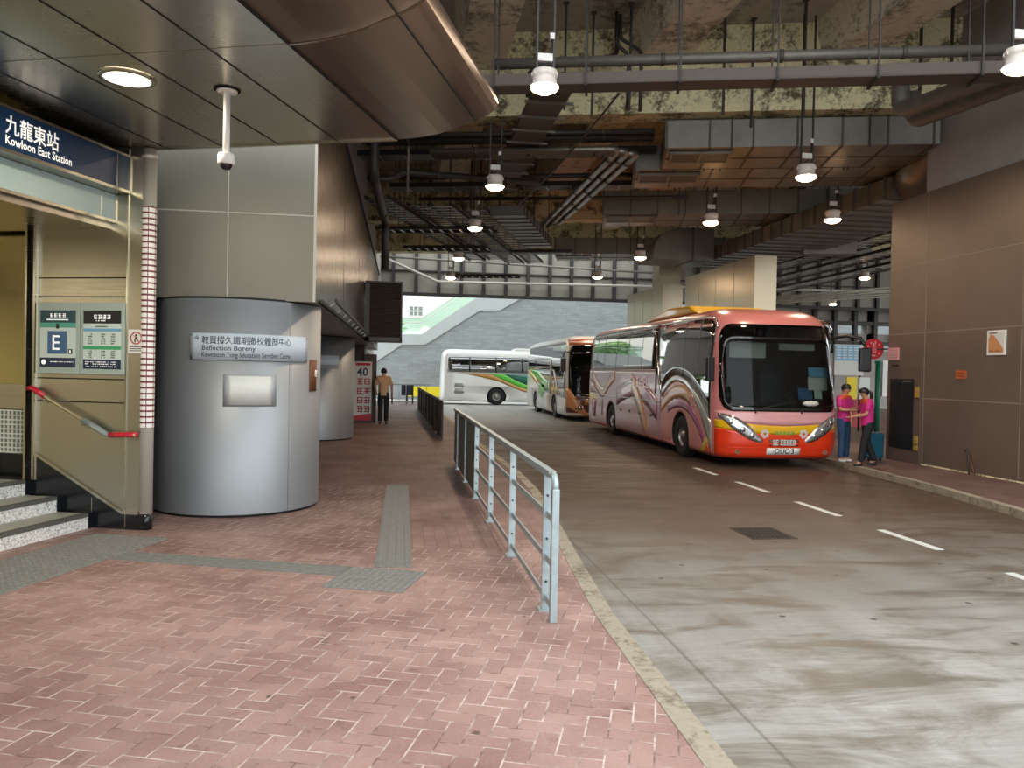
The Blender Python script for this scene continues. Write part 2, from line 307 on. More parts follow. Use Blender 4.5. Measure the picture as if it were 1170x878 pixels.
# ------------------------------------------------------------------ mesh builder
class G:
    def __init__(s): s.v = []; s.f = []; s.mi = []; s.m = 0; s.sm = []; s.smooth = False
    def add(s, vs, fs, smooth=None):
        o = len(s.v); s.v += [tuple(v) for v in vs]
        for f in fs: s.f.append(tuple(i+o for i in f)); s.mi.append(s.m); s.sm.append(s.smooth if smooth is None else smooth)
        return s
    def box(s, x0, x1, y0, y1, z0, z1):
        return s.add([(x0, y0, z0), (x1, y0, z0), (x1, y1, z0), (x0, y1, z0), (x0, y0, z1), (x1, y0, z1), (x1, y1, z1), (x0, y1, z1)],
                     [(3, 2, 1, 0), (4, 5, 6, 7), (0, 1, 5, 4), (1, 2, 6, 5), (2, 3, 7, 6), (3, 0, 4, 7)], False)
    def boxm(s, c, d, mtx):
        n = len(s.v); s.box(-d[0]/2, d[0]/2, -d[1]/2, d[1]/2, -d[2]/2, d[2]/2)
        for i in range(n, len(s.v)): s.v[i] = tuple(mtx @ Vector(s.v[i]) + Vector(c))
        return s
    def bar(s, a, b, wd, ht, upv=(0, 0, 1)):
        a, b = Vector(a), Vector(b); d = (b-a); L = d.length; d.normalize(); x = d.cross(Vector(upv))
        if x.length < 1e-5: x = Vector((1, 0, 0))
        x.normalize(); z = x.cross(d)
        return s.boxm((a+b)/2, (wd, L, ht), Matrix((x, d, z)).transposed())
    def ring(s, c, ax, r, n, ph=0):
        ax = Vector(ax).normalized(); t = Vector((0, 0, 1)) if abs(ax.z) < .9 else Vector((1, 0, 0)); x = ax.cross(t).normalized(); y = ax.cross(x)
        return [Vector(c)+x*(r*cos(2*pi*i/n+ph))+y*(r*sin(2*pi*i/n+ph)) for i in range(n)]
    def cyl(s, a, b, r, r1=None, n=16, caps=True):
        a, b = Vector(a), Vector(b); ax = b-a; v = s.ring(a, ax, r, n)+s.ring(b, ax, r if r1 is None else r1, n)
        s.add(v, [(i, (i+1) % n, n+(i+1) % n, n+i) for i in range(n)], True)
        if caps: s.add(v, [tuple(range(n-1, -1, -1)), tuple(range(n, 2*n))], False)
        return s
    def tube(s, pts, r, n=10, caps=True):
        P = [Vector(p) for p in pts]; rings = []; prev = None
        for i, p in enumerate(P):
            t = (P[min(i+1, len(P)-1)]-P[max(i-1, 0)]).normalized()
            if prev is None:
                a = Vector((0, 0, 1)) if abs(t.z) < .9 else Vector((1, 0, 0)); x = t.cross(a).normalized()
            else: x = (prev-t*prev.dot(t)).normalized()
            prev = x; y = t.cross(x); rr = r[i] if isinstance(r, (list, tuple)) else r
            rings.append([p+x*(rr*cos(2*pi*k/n))+y*(rr*sin(2*pi*k/n)) for k in range(n)])
        vs = [v for q in rings for v in q]; fs = []
        for i in range(len(P)-1):
            for k in range(n): fs.append((i*n+k, i*n+(k+1) % n, (i+1)*n+(k+1) % n, (i+1)*n+k))
        s.add(vs, fs, True)
        if caps: s.add(vs, [tuple(range(n-1, -1, -1)), tuple(range((len(P)-1)*n, len(P)*n))], False)
        return s
    def lathe(s, prof, c=(0, 0, 0), ax='z', n=24, a0=0, a1=2*pi):
        full = abs(a1-a0-2*pi) < 1e-6; m = n if full else n+1; vs = []
        for r, h in prof:
            for k in range(m):
                a = a0+(a1-a0)*k/n; q = (r*cos(a), r*sin(a), h)
                if ax == 'x': q = (q[2], q[0], q[1])
                if ax == 'y': q = (q[1], q[2], q[0])
                vs.append((q[0]+c[0], q[1]+c[1], q[2]+c[2]))
        fs = []
        for i in range(len(prof)-1):
            for k in range(n if full else m-1):
                k2 = (k+1) % m; fs.append((i*m+k, i*m+k2, (i+1)*m+k2, (i+1)*m+k))
        return s.add(vs, fs, True)
    def prism(s, poly, plane, d0, d1):
        def mk(p, d): return {'xy': (p[0], p[1], d), 'xz': (p[0], d, p[1]), 'yz': (d, p[0], p[1])}[plane]
        n = len(poly); vs = [mk(p, d0) for p in poly]+[mk(p, d1) for p in poly]
        return s.add(vs, [tuple(range(n)), tuple(range(2*n-1, n-1, -1))]+[(i, n+i, n+(i+1) % n, (i+1) % n) for i in range(n)], False)
    def grid(s, fn, nu, nv, smooth=True):
        vs = [fn(i/nu, j/nv) for j in range(nv+1) for i in range(nu+1)]; w_ = nu+1
        return s.add(vs, [(j*w_+i, j*w_+i+1, (j+1)*w_+i+1, (j+1)*w_+i) for j in range(nv) for i in range(nu)], smooth)
    def ball(s, c, r, n=12, m=8):
        r = r if isinstance(r, (tuple, list)) else (r, r, r)
        return s.grid(lambda u, v: (c[0]+r[0]*cos(2*pi*u)*sin(pi*v), c[1]+r[1]*sin(2*pi*u)*sin(pi*v), c[2]-r[2]*cos(pi*v)), n, m)
    def text(s, st, size, fn, align='LEFT', width=1.0, bold=0.0):
        cu = bpy.data.curves.new('t', 'FONT'); cu.body = st; cu.size = size; cu.align_x = align; cu.resolution_u = 2; cu.offset = bold
        ob = bpy.data.objects.new('t', cu); COL.objects.link(ob); dg = bpy.context.evaluated_depsgraph_get()
        me = bpy.data.meshes.new_from_object(ob.evaluated_get(dg))
        s.add([fn(v.co.x*width, v.co.y) for v in me.vertices], [tuple(p.vertices) for p in me.polygons], False)
        bpy.data.objects.remove(ob); bpy.data.curves.remove(cu); bpy.data.meshes.remove(me); return s
    def glyph(s, fn, x, y, sz, rng):
        """one illegible character: a few strokes in a square cell"""
        def q(a, b, c, d): s.add([fn(x+a*sz, y+b*sz), fn(x+c*sz, y+b*sz), fn(x+c*sz, y+d*sz), fn(x+a*sz, y+d*sz)], [(0, 1, 2, 3)], False)
        for h in (.02, .4, .8): q(.08+.1*rng.random(), h, .88+.1*rng.random(), h+.14)
        for xx in rng.sample([.12, .32, .55, .78], 2): q(xx, .05, xx+.14, .95)
def build(name, g, mats, parent=None, fr='w', origin=(0, 0, 0), bevel=0.0):
    if not isinstance(mats, (list, tuple)): mats = [mats]
    me = bpy.data.meshes.new(name)
    o = Vector(origin); me.from_pydata([tuple(Vector(v)-o) for v in g.v], [], g.f); me.update()
    for m in mats: me.materials.append(M[m])
    me.polygons.foreach_set('material_index', g.mi); me.polygons.foreach_set('use_smooth', g.sm)
    bm = bmesh.new(); bm.from_mesh(me); bmesh.ops.remove_doubles(bm, verts=bm.verts, dist=1e-5); bmesh.ops.recalc_face_normals(bm, faces=bm.faces); bm.to_mesh(me); bm.free()
    ob = bpy.data.objects.new(name, me); COL.objects.link(ob)
    if parent is not None: ob.parent = parent
    else: ob.location = to_world(origin, fr); ob.rotation_euler = (0, 0, FR[fr])
    if bevel:
        b = ob.modifiers.new('edge', 'BEVEL'); b.width = bevel; b.segments = 2; b.limit_method = 'ANGLE'; b.angle_limit = radians(50)
    return ob
def tag(o, label, cat=None, group=None, kind=None):
    if label: o['label'] = label
    if cat: o['category'] = cat
    if group: o['group'] = group
    if kind: o['kind'] = kind
    return o
class T:
    def __init__(s, name, label, cat, origin, fr='w', group=None, rz=0.0, kind=None):
        s.o = Vector(origin); s.fr = fr
        s.e = bpy.data.objects.new(name, None); COL.objects.link(s.e); s.e.empty_display_size = .2
        s.e.location = to_world(s.o, fr); s.e.rotation_euler = (0, 0, FR[fr]+rz); tag(s.e, label, cat, group, kind)
    def part(s, name, g, mats, bevel=0.0, under=None, label=None):
        o = build(name, g, mats, under or s.e, s.fr, s.o, bevel)
        if label: o['label'] = label
        return o
class TL(T):
    """a thing whose parts are written in its own coordinates"""
    def part(s, name, g, mats, bevel=0.0, under=None, label=None):
        o = build(name, g, mats, under or s.e, 'w', (0, 0, 0), bevel)
        if label: o['label'] = label
        return o
def solo(name, g, mats, label, cat, origin=(0, 0, 0), fr='w', group=None, bevel=0.0, kind=None):
    return tag(build(name, g, mats, None, fr, origin, bevel), label, cat, group, kind)
def struct(name, g, mats, fr='w', bevel=0.0, label=None):
    o = build(name, g, mats, None, fr, (0, 0, 0), bevel); o['kind'] = 'structure'
    if label: o['label'] = label
    return o
KIDS = {}
def copy_tree(o, parent=None):
    c = o.copy(); COL.objects.link(c)
    if parent is not None: c.parent = parent
    for ch in list(o.children): copy_tree(ch, c)
    return c

# ================================================================== THE SETTING
ROAD_Z = -0.22
KL = [(1.44, -12), (1.42, 3), (1.46, 5.2), (1.56, 6.5), (1.74, 8.6), (1.92, 11), (1.95, 13), (1.78, 19), (1.58, 27), (1.52, 42), (1.52, 47)]
KR = [(7.2, 2), (7.9, 7.5), (8.45, 9.75), (8.86, 12.3), (9.06, 14.6), (9.22, 16), (9.3, 20), (9.3, 43)]
def kx(K, y):
    for (xa, ya), (xb, yb) in zip(K, K[1:]):
        if ya <= y <= yb: return xa+(xb-xa)*(y-ya)/(yb-ya)
    return K[-1][0]
KW = .13
g = G(); g.add([(-140, -120, -.26), (140, -120, -.26), (140, 160, -.26), (-140, 160, -.26)], [(0, 1, 2, 3)]); struct('ground', g, 'ground')
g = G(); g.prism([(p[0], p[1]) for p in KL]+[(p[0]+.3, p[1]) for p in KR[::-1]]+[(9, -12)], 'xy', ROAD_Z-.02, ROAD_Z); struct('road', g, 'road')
inner = [(x-KW, y) for x, y in KL]
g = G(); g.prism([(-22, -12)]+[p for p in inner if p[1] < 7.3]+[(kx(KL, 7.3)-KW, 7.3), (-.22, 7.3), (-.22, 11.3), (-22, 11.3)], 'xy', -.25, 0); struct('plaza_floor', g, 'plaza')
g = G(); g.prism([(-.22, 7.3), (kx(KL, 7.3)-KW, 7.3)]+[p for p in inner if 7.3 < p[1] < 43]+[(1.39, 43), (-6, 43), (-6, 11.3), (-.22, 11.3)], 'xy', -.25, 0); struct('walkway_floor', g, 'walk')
g = G()
for (a, b) in zip(KL, KL[1:]):
    n = max(1, int((b[1]-a[1])/1.0))
    for i in range(n):
        t0, t1 = i/n, (i+1)/n; q = lambda t: (a[0]+(b[0]-a[0])*t, a[1]+(b[1]-a[1])*t)
        (xa, ya), (xb, yb) = q(t0), q(t1)
        g.prism([(xa, ya+.004), (xb, yb-.004), (xb-KW, yb-.004), (xa-KW, ya+.004)], 'xy', -.24, .004)
struct('kerb_walkway', g, 'kerb')
# right-hand platform: slopes gently up to the pier wall
g = G()
def plat(x, y): return -.11+.06*max(0, min(1, (x-kx(KR, y))/(10.4-kx(KR, y))))
ys = [2+i for i in range(42)]
for ya, yb in zip(ys, ys[1:]):
    a, b = kx(KR, ya)+.14, kx(KR, yb)+.14
    g.add([(a, ya, -.11), (10.45, ya, -.05), (10.45, yb, -.05), (b, yb, -.11)], [(0, 1, 2, 3)])
    g.add([(10.45, ya, -.05), (30, ya, -.05), (30, yb, -.05), (10.45, yb, -.05)], [(0, 1, 2, 3)])
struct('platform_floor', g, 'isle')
g = G()
for ya, yb in zip(ys, ys[1:]):
    a, b = kx(KR, ya), kx(KR, yb)
    g.prism([(a, ya+.005), (b, yb-.005), (b+.14, yb-.005), (a+.14, ya+.005)], 'xy', -.25, -.105)
struct('kerb_platform', g, 'kerb')

# ---- deck over the street: slab, street-wise beams, cross beams
g = G(); g.box(-14, 36, 7.2, 36.5, 8.6, 9.2); struct('ceiling', g, 'slab')
g = G(); g.box(13.5, 36, 36.5, 42.7, 8.6, 9.2); struct('ceiling_side', g, 'slab')
for i, x in enumerate((-2.05, 1.45, 4.95, 8.45, 11.95, 15.45, 18.95)):
    g = G(); g.prism([(x-.62, 8.6), (x-.45, 7.85), (x+.45, 7.85), (x+.62, 8.6)], 'xz', 7.2, 36.4); struct('beam', g, 'conc2')
for q in (16.06, 27.0, 34.0):
    g = G(); g.box(-12, 22, q, q+.6, 6.9, 8.62); struct('cross_beam', g, 'conc', 'c')
# studded fascia at the far end
g = G(); g.box(-6, 36, 43.0, 43.3, 5.75, 11.5); struct('fascia_far', g, 'fascia')
g = G()
for i in range(34): x = -5.5+i*1.22; g.box(x-.09, x+.09, 42.8, 43.0, 5.75, 11.4)
g.box(-6, 36, 42.84, 43.0, 5.68, 5.86); g.box(-6, 36, 42.86, 43.0, 7.0, 7.07); struct('fascia_frame', g, 'stud')

# ---- right pier wall and the metal-clad piers behind the coach
def pier(name, y0, y1, x0, x1, z1, seams_z, seams_y, m, mj):
    g = G(); g.box(x0, x1, y0, y1, -.1, z1); g.m = 1
    for z in seams_z: g.box(x0-.004, x0+.01, y0, y1, z-.009, z+.009)
    for y in seams_y: g.box(x0-.004, x0+.01, y-.008, y+.008, 0, z1)
    return struct(name, g, [m, mj])
pier('wall_right', 3.0, 15.8, 10.4, 11.2, 5.45, (1.29, 2.62, 4.03), (14.6, 12.08, 9.5, 7.0), 'wallR', 'wallRseam')
g = G(); g.box(10.45, 13.2, 3.0, 14.75, 5.45, 8.6); struct('wall_bulkhead', g, 'bulk')
pier('wall_pier', 22.5, 28.4, 10.4, 11.1, 5.32, (), (24.0, 25.5, 27.0), 'pier', 'wallRseam')
pier('wall_pier_far', 31.0, 36.1, 10.4, 11.25, 5.35, (), (32.3, 33.6, 34.9), 'pier', 'wallRseam')
g = G(); g.box(11.4, 12.4, 34.5, 35.5, -.1, 8.6); struct('column_far', g, 'pier')
# wall plinth: ragged mortar line under the cladding
g = G(); g.box(10.385, 10.42, 3.0, 14.6, -.1, -.03); struct('trim_plinth', g, 'conc')

# ---- left: kiosk building over the drum columns
KX, KY0, KY1, KZ0, KZ1 = -1.0, 9.15, 31.0, 2.40, 5.36
g = G(); g.box(-4.6, KX, KY0, KY1, KZ0, KZ1)
g.mi[-6:] = [0, 0, 0, 1, 0, 0]
g.m = 2
g.box(-4.6, KX, KY0-.004, KY0+.01, 3.362, 3.374)
g.box(-1.968, -1.956, KY0-.004, KY0+.01, KZ0, KZ1); g.box(KX-.03, KX, KY0-.006, KY0, KZ0, KZ1)
g.m = 3
for y in (13.2, 17.6, 22.0, 26.5): g.box(KX-.01, KX+.004, y-.01, y+.01, KZ0, KZ1)
g.box(KX-.01, KX+.03, KY0, KY1, KZ1-.06, KZ1)
struct('wall_kiosk', g, ['kiosk', 'kioskR', 'seam', 'dark'])
g = G(); g.box(-4.6, -3.3, 9.4, 40, 0, KZ0); struct('wall_left', g, 'kiosk')
g = G(); g.box(-4.6, -1.3, 9.4, 42.7, KZ1, 8.6); struct('wall_left_upper', g, 'bulk')
g = G(); g.box(-4.6, -1.6, 31, 43, KZ0, KZ1); struct('wall_left_far', g, 'bulk')

# ---- far side of the street: block wall with a stair on top, building and trees behind
g = G()
top = [(-1.9, 2.07), (-.137, 3.31), (1.4, 3.35), (4.92, 5.69), (6.27, 5.74), (7.6, 6.54), (11, 8.8), (60, 8.8), (60, -.25), (-1.9, -.25)]
g.prism(top, 'xz', 52, 52.6); struct('wall_far', g, 'far')
g = G(); g.prism([(-6, 1.2), (-1.9, 2.07), (-.137, 3.31), (1.4, 3.35), (4.92, 5.69), (6.27, 5.74), (7.6, 6.54), (11, 8.8), (11, 9.6), (4.56, 6.44), (1.157, 4.03), (-.15, 4.0), (-3, 4.0), (-6, 3.0)], 'xz', 51.9, 52.0)
struct('wall_stair_parapet', g, 'farlight')
g = G(); g.box(22, 40, 44.6, 45.2, -.1, 3.4); struct('wall_far_right', g, 'bulk')
g = G()
for z0, z1 in ((3.9, 4.42), (4.95, 8.6)): g.box(23.5, 40, 44.6, 45.2, z0, z1)
g.box(22, 23.6, 44.6, 45.2, 3.4, 8.6); g.box(27.9, 28.4, 44.6, 45.2, 3.4, 8.6)
struct('wall_far_right_upper', g, 'bulk')
g = G()
for x in (24.3, 25.6, 26.9, 28.2, 29.5): g.box(x, x+.22, 44.3, 44.6, 3.2, 8.0)
for z in (4.95, 5.9, 6.9, 3.75): g.box(23.6, 32, 44.35, 44.6, z, z+.2)
struct('wall_grid_frame', g, 'stud')

# ---- station building
PV = 7.0
g = G(); g.prism([(-6.28, .70), (-5.29, .16), (-5.10, .16), (-5.10, 3.81), (-6.28, 3.81)], 'xz', PV, PV+.1)
g.m = 1
for z in (2.515, 2.325, 1.497, 1.262): g.box(-6.28, -5.27, PV-.004, PV+.01, z-.006, z+.006)
g.m = 2
g.box(-5.272, -5.256, PV-.012, PV, .19, 3.79); g.box(-6.29, -6.278, PV-.012, PV, .45, 3.1)
g.prism([(-6.29, .70), (-5.29, .155), (-5.10, .155), (-5.10, .185), (-5.285, .185), (-6.29, .735)], 'xz', PV-.02, PV)
struct('wall_station_panel', g, ['panelL', 'dark', 'trim'], 's')
g = G(); g.prism([(-6.36, 0), (-5.04, 0), (-5.04, .155), (-5.29, .155), (-6.29, .70), (-6.36, .74)], 'xz', PV-.008, PV+.1)
g.m = 1
for u in (-6.0, -5.63, -5.25): g.box(u-.004, u+.004, PV-.012, PV, .02, .16 if u > -5.3 else .3)
g.m = 0
for k, u in enumerate((-5.62, -5.98, -6.35)): g.box(u-.2, u+.012, PV-.075, PV-.008, .15*k, .15*k+.155)
struct('trim_black_granite', g, ['blackgranite', 'trim'], 's')
# station box behind the panel
g = G(); g.box(-12, -6.6, 7.36, 9.0, 0, 3.9); struct('wall_station_back', g, 'kiosk', 's')
# landing and steps
for k, u in enumerate((-5.62, -5.98, -6.35)):
    u2 = (-5.98, -6.35, -11.9)[k]; z0, z1 = .15*k, .15*(k+1)
    g = G(); g.box(u2-.02, u, -2.0, PV-.075, z0, z1-.028)
    g.m = 1; g.box(u2-.02, u-.07, -2.0, PV-.075, z1-.028, z1)
    g.m = 2; g.box(u-.07, u+.006, -2.0, PV-.075, z1-.032, z1+.002)
    o = solo('granite_step', g, ['granite', 'tread', 'nosing'], ['bottom speckled granite step rising from the brick paving at the station entrance', 'middle speckled granite step of the three at the station entrance', 'top speckled granite step under the steel door wall at the station entrance'][k], 'step', (u, 4, z0), 's', 'granite steps at the station entrance')
# recessed wall left of the jamb: polished shutter, ledge, gridded panel, dark foot
g = G(); g.box(-12, -6.36, 7.15, 7.36, 1.42, 3.9); struct('wall_entrance', g, 'polish', 's')
g = G(); g.box(-12, -6.40, 7.10, 7.30, 1.30, 1.42); g.box(-12, -6.42, 7.13, 7.3, 1.16, 1.30); struct('trim_ledge', g, 'panelL', 's')
g = G(); g.box(-12, -6.40, 7.16, 7.36, .45, .68)
for u in (-6.6, -6.9): g.box(u-.01, u+.01, 7.14, 7.16, .47, .66)
struct('trim_entrance_foot', g, 'blackgranite', 's')
g = G(); g.box(-6.385, -6.36, 6.93, 7.2, .45, 3.3); g.m = 1; g.box(-6.36, -6.315, 6.99, 7.2, .45, 3.3); g.m = 0; g.box(-6.315, -6.29, 6.96, 7.05, .45, 3.3); struct('trim_door_jamb', g, ['trim', 'dark'], 's')
g = G(); g.box(-12, -5.45, -2, 7.0, 3.0, 3.06); struct('ceiling_entrance', g, 'canopy', 's')
g = G(); g.box(-12.2, -12, -2, 7.3, 0, 3.9); g.box(-12, -5.6, -2.3, -2.0, 0, 3.9); struct('wall_entrance_end', g, 'lobby', 's')
# canopy
cp = [(-12, 3.81), (-2.5, 3.81), (-2.3, 3.82), (-2.085, 3.85), (-1.95, 3.885), (-1.838, 3.925), (-1.72, 3.965), (-1.62, 4.01), (-1.56, 4.05), (-1.535, 4.10), (-1.55, 4.16), (-1.62, 4.20), (-2.5, 4.32), (-12, 4.4)]
g = G()
n = len(cp)
for va, vb in ((-5, 7.07),):
    vs = [(p[0], va, p[1]) for p in cp]+[(p[0], vb, p[1]) for p in cp]
    for i in range(n-1): g.add([vs[i], vs[i+1], vs[n+i+1], vs[n+i]], [(0, 1, 2, 3)], 1 <= i <= 10); g.mi[-1] = 3 if 1 <= i <= 11 else 0
    g.add(vs, [tuple(range(n)), tuple(range(2*n-1, n-1, -1))], False)
g.m = 1
for u in (-4.9, -4.3, -3.7, -3.085): g.box(u-.006, u+.006, -5, 7.06, 3.806, 3.815)
g.box(-2.512, -2.488, -5, 7.06, 3.805, 3.815); g.box(-1.745, -1.737, -5, 7.06, 3.945, 3.96)
g.m = 2
for v in (4.9, 2.4):
    g.box(-12, -2.5, v-.005, v+.005, 3.8065, 3.815)
    for a, b in zip(cp[1:10], cp[2:11]): g.bar((a[0], v, a[1]-.003), (b[0], v, b[1]-.003), .022, .012, (0, 0, 1))
g.box(-12, -2.5, 7.05, 7.085, 3.795, 3.86)
struct('ceiling_canopy', g, ['canopy', 'dark', 'trim', 'canopyc'], 's')

# ================================================================== STATION FITTINGS
def su(u, v, z): return (u, v, z)
# round corner guard with red and white warning stripes
t = T('corner_post', 'round steel corner post banded with maroon and white stripes at the station wall end', 'post', (-5.075, 7.06, 0), 's')
g = G(); g.cyl((-5.075, 7.06, .16), (-5.075, 7.06, 3.80), .068, n=24); g.lathe([(.068, 3.70), (.078, 3.705), (.078, 3.74), (.068, 3.745)], (-5.075, 7.06, 0)); t.part('post_tube', g, 'postm')
g = G(); g.cyl((-5.075, 7.06, 0), (-5.075, 7.06, .16), .066, n=24); t.part('granite_foot', g, 'blackgranite')
g = G(); z = 1.02; c = (-5.075, 7.06, 0)
for i in range(38):
    g.m = 1; g.lathe([(.0692, z), (.0692, z+.058)], c, n=24)
    g.m = 0
    for k in range(6): g.lathe([(.0700, z+.004), (.0700, z+.044)], c, n=6, a0=k*pi/3+.06, a1=(k+1)*pi/3-.06)
    z += .058
t.part('stripe_band', g, ['white', 'maroon'])
# station name sign
t = T('station_name_sign', 'navy blue station name sign with white Chinese and English lettering above the entrance', 'sign', (-5.35, 6.0, 3.35), 's')
g = G(); g.box(-5.44, -5.245, 0.5, 7.0, 3.37, 3.70); t.part('sign_face', g, 'navy')
g = G(); g.box(-5.46, -5.235, .5, 7.01, 3.345, 3.372); g.box(-5.46, -5.235, .5, 7.01, 3.698, 3.722); g.box(-5.46, -5.235, 6.985, 7.01, 3.345, 3.722); g.box(-5.44, -5.242, 6.80, 6.81, 3.37, 3.7); t.part('sign_frame', g, 'trim')
fn = lambda x, y: (-5.241, 5.44+x, 3.44+y)
g = G(); g.text('九龍東站', .165, lambda x, y: (-5.241, 5.475+x, 3.512+y), width=.87, bold=.002); g.text('Kowloon East Station', .098, lambda x, y: (-5.241, 5.475+x, 3.415+y), width=.85, bold=.0015); t.part('lettering', g, 'text_w')
t = T('light_box', 'pale green glazed light box hanging under the navy station sign', 'light', (-5.45, 6.0, 3.07), 's')
g = G(); g.box(-5.5, -5.405, .5, 7.0, 3.085, 3.34); t.part('glass_face', g, 'lightbox')
g = G(); g.box(-5.51, -5.395, .5, 7.0, 3.06, 3.088); g.box(-5.51, -5.398, 6.985, 7.0, 3.06, 3.34)
for v in (5.2, 6.78): g.box(-5.41, -5.402, v, v+.006, 3.088, 3.34)
t.part('frame_strip', g, 'trim')
# two exit boards
def board(name, label, u0, u1):
    t = T(name, label, 'board', ((u0+u1)/2, PV, 1.545), 's', 'framed boards on the station wall')
    g = G(); g.box(u0, u1, PV-.025, PV-.006, 1.545, 2.265); t.part('board_frame', g, 'mapframe', .004); return t
V = PV-.027
def plate(g, m, u0, u1, z0, z1, d=0.0): g.m = m; g.box(u0, u1, V-.001-d, V+.004, z0, z1)
rng = random.Random(3)
def scrib(g, m, u0, u1, z, h, fill=.8):
    u = u0; g.m = m
    while u < u1:
        w_ = rng.uniform(.4, 1.0)*h
        if rng.random() < fill: g.box(u, min(u1, u+w_), V-.0035, V, z, z+h)
        u += w_+h*.25
t = board('exit_board', 'framed board with a large white letter E on a blue square', -6.27, -5.782)
g = G(); a, b = -6.235, -5.825
plate(g, 0, a, b, 1.62, 2.18); plate(g, 1, a, b, 2.06, 2.185, .001); plate(g, 2, a, b, 2.01, 2.06, .001); plate(g, 3, a, b, 1.61, 1.705, .001); plate(g, 4, -6.148, -5.925, 1.745, 1.975, .001); plate(g, 5, -5.91, -5.86, 1.745, 1.795, .001)
plate(g, 5, -6.05, -6.015, 2.0, 2.05, .002)
g.m = 6; g.text('E', .215, lambda x, y: (-6.105+x, V-.004, 1.785+y), width=1.0)
f2 = lambda x, y: (x, V-.004, y)
for i in range(4): g.glyph(f2, -6.12+i*.047, 2.115, .04, rng)
scrib(g, 6, -6.16, -5.91, 2.085, .011); scrib(g, 6, -6.12, -5.84, 1.66, .008, .5); g.cyl((-6.19, V-.003, 1.66), (-6.19, V, 1.66), .026, n=14)
g.box(-5.893, -5.877, V-.004, V, 1.755, 1.785)
t.part('poster', g, ['poster', 'teal_d', 'teal', 'inkn', 'eblue', 'ink', 'text_w'])
t = board('timetable_board', 'framed timetable board with black heading and blue and green bands', -5.776, -5.275)
g = G(); a, b = -5.735, -5.31
plate(g, 0, a, b, 1.62, 2.18); plate(g, 1, a, b, 2.055, 2.185, .001); plate(g, 2, a, b, 1.975, 2.005, .001); plate(g, 3, a, b, 1.795, 1.83, .001); plate(g, 4, a, b, 1.60, 1.695, .001)
for i in range(4): g.m = 5; g.glyph(f2, -5.62+i*.05, 2.1, .045, rng)
scrib(g, 5, -5.6, -5.45, 2.078, .012); scrib(g, 6, -5.6, -5.46, 2.018, .014)
for z in (1.94, 1.918, 1.895, 1.872, 1.85, 1.77, 1.75, 1.73, 1.71):
    for u in (-5.68, -5.53, -5.42): scrib(g, 6, u, u+.045, z, .013)
for z in (1.665, 1.645, 1.62): scrib(g, 5, -5.71, -5.35, z, .008, .6)
t.part('poster', g, ['poster', 'ink', 'skyb', 'green', 'inkn', 'text_w', 'inkgrey'])
# warning sticker
t = T('warning_sticker', 'small white warning sticker with a red ring beside the striped post', 'sticker', (-5.155, PV, 1.765), 's')
g = G(); g.box(-5.245, -5.07+.005, PV-.005, PV-.001, 1.765, 2.0); t.part('sticker_sheet', g, 'white')
g = G(); cx, cz = -5.157, 1.915
rv = [(cx+r*cos(2*pi*k/24), PV-.0062, cz+r*sin(2*pi*k/24)) for r in (.052, .064) for k in range(24)]
g.add(rv, [(k, (k+1) % 24, 24+(k+1) % 24, 24+k) for k in range(24)], False)
g.bar((cx-.034, PV-.0064, cz+.034), (cx+.034, PV-.0064, cz-.034), .001, .009, (0, 1, 0)); t.part('red_ring', g, 'signred')
g = G(); g.m = 0; g.cyl((cx, PV-.0064, cz+.027), (cx, PV-.005, cz+.027), .012, n=12); g.box(cx-.012, cx+.012, PV-.0064, PV-.005, cz-.016, cz+.012); g.box(cx-.02, cx-.006, PV-.0064, PV-.005, cz-.042, cz-.014); g.box(cx+.006, cx+.022, PV-.0064, PV-.005, cz-.036, cz-.014)
t.part('pictogram', g, 'ink'); g = G()
for z in (1.825, 1.805, 1.785):
    u = -5.23
    while u < -5.09: w_ = rng.uniform(.008, .016); g.box(u, u+w_, PV-.0064, PV-.005, z, z+.009); u += w_+.004
t.part('small_print', g, 'ink')
# handrail
t = T('handrail', 'steel stair handrail with red and grey grips sloping down the station panel', 'handrail', (-5.7, PV, 1.1), 's')
vv = PV-.075
pts = [(-6.33, vv+.03, 1.40), (-6.28, vv, 1.39), (-6.16, vv, 1.325), (-5.45, vv, .965), (-5.40, vv, .945), (-5.10, vv, .955)]
g = G(); g.tube(pts[1:], .019, 12); t.part('rail', g, 'railbr')
g = G(); g.tube([(-6.34, vv+.02, 1.385), (-6.29, vv, 1.395), (-6.13, vv, 1.312)], .028, 12); t.part('grip', g, 'red', label='red upper grip')
g = G(); g.tube([(-5.39, vv, .945), (-5.30, vv, .95), (-5.12, vv, .957), (-5.10, vv+.03, .957)], .026, 12); t.part('grip', g, 'red', label='red lower grip')
g = G(); g.tube([(-5.68, vv, 1.082), (-5.5, vv, .99), (-5.44, vv, .958), (-5.40, vv, .946), (-5.385, vv, .945)], [.03, .03, .027, .024, .024], 12); t.part('sleeve', g, 'greyrail', label='grey sleeve at the bend')
for u, z in ((-6.18, 1.325), (-5.70, 1.085)):
    g = G(); g.tube([(u, vv, z), (u, vv, z-.05), (u, PV, z-.06)], .009, 8); g.cyl((u, PV-.012, z-.06), (u, PV, z-.06), .028, n=14); t.part('bracket', g, 'trim')
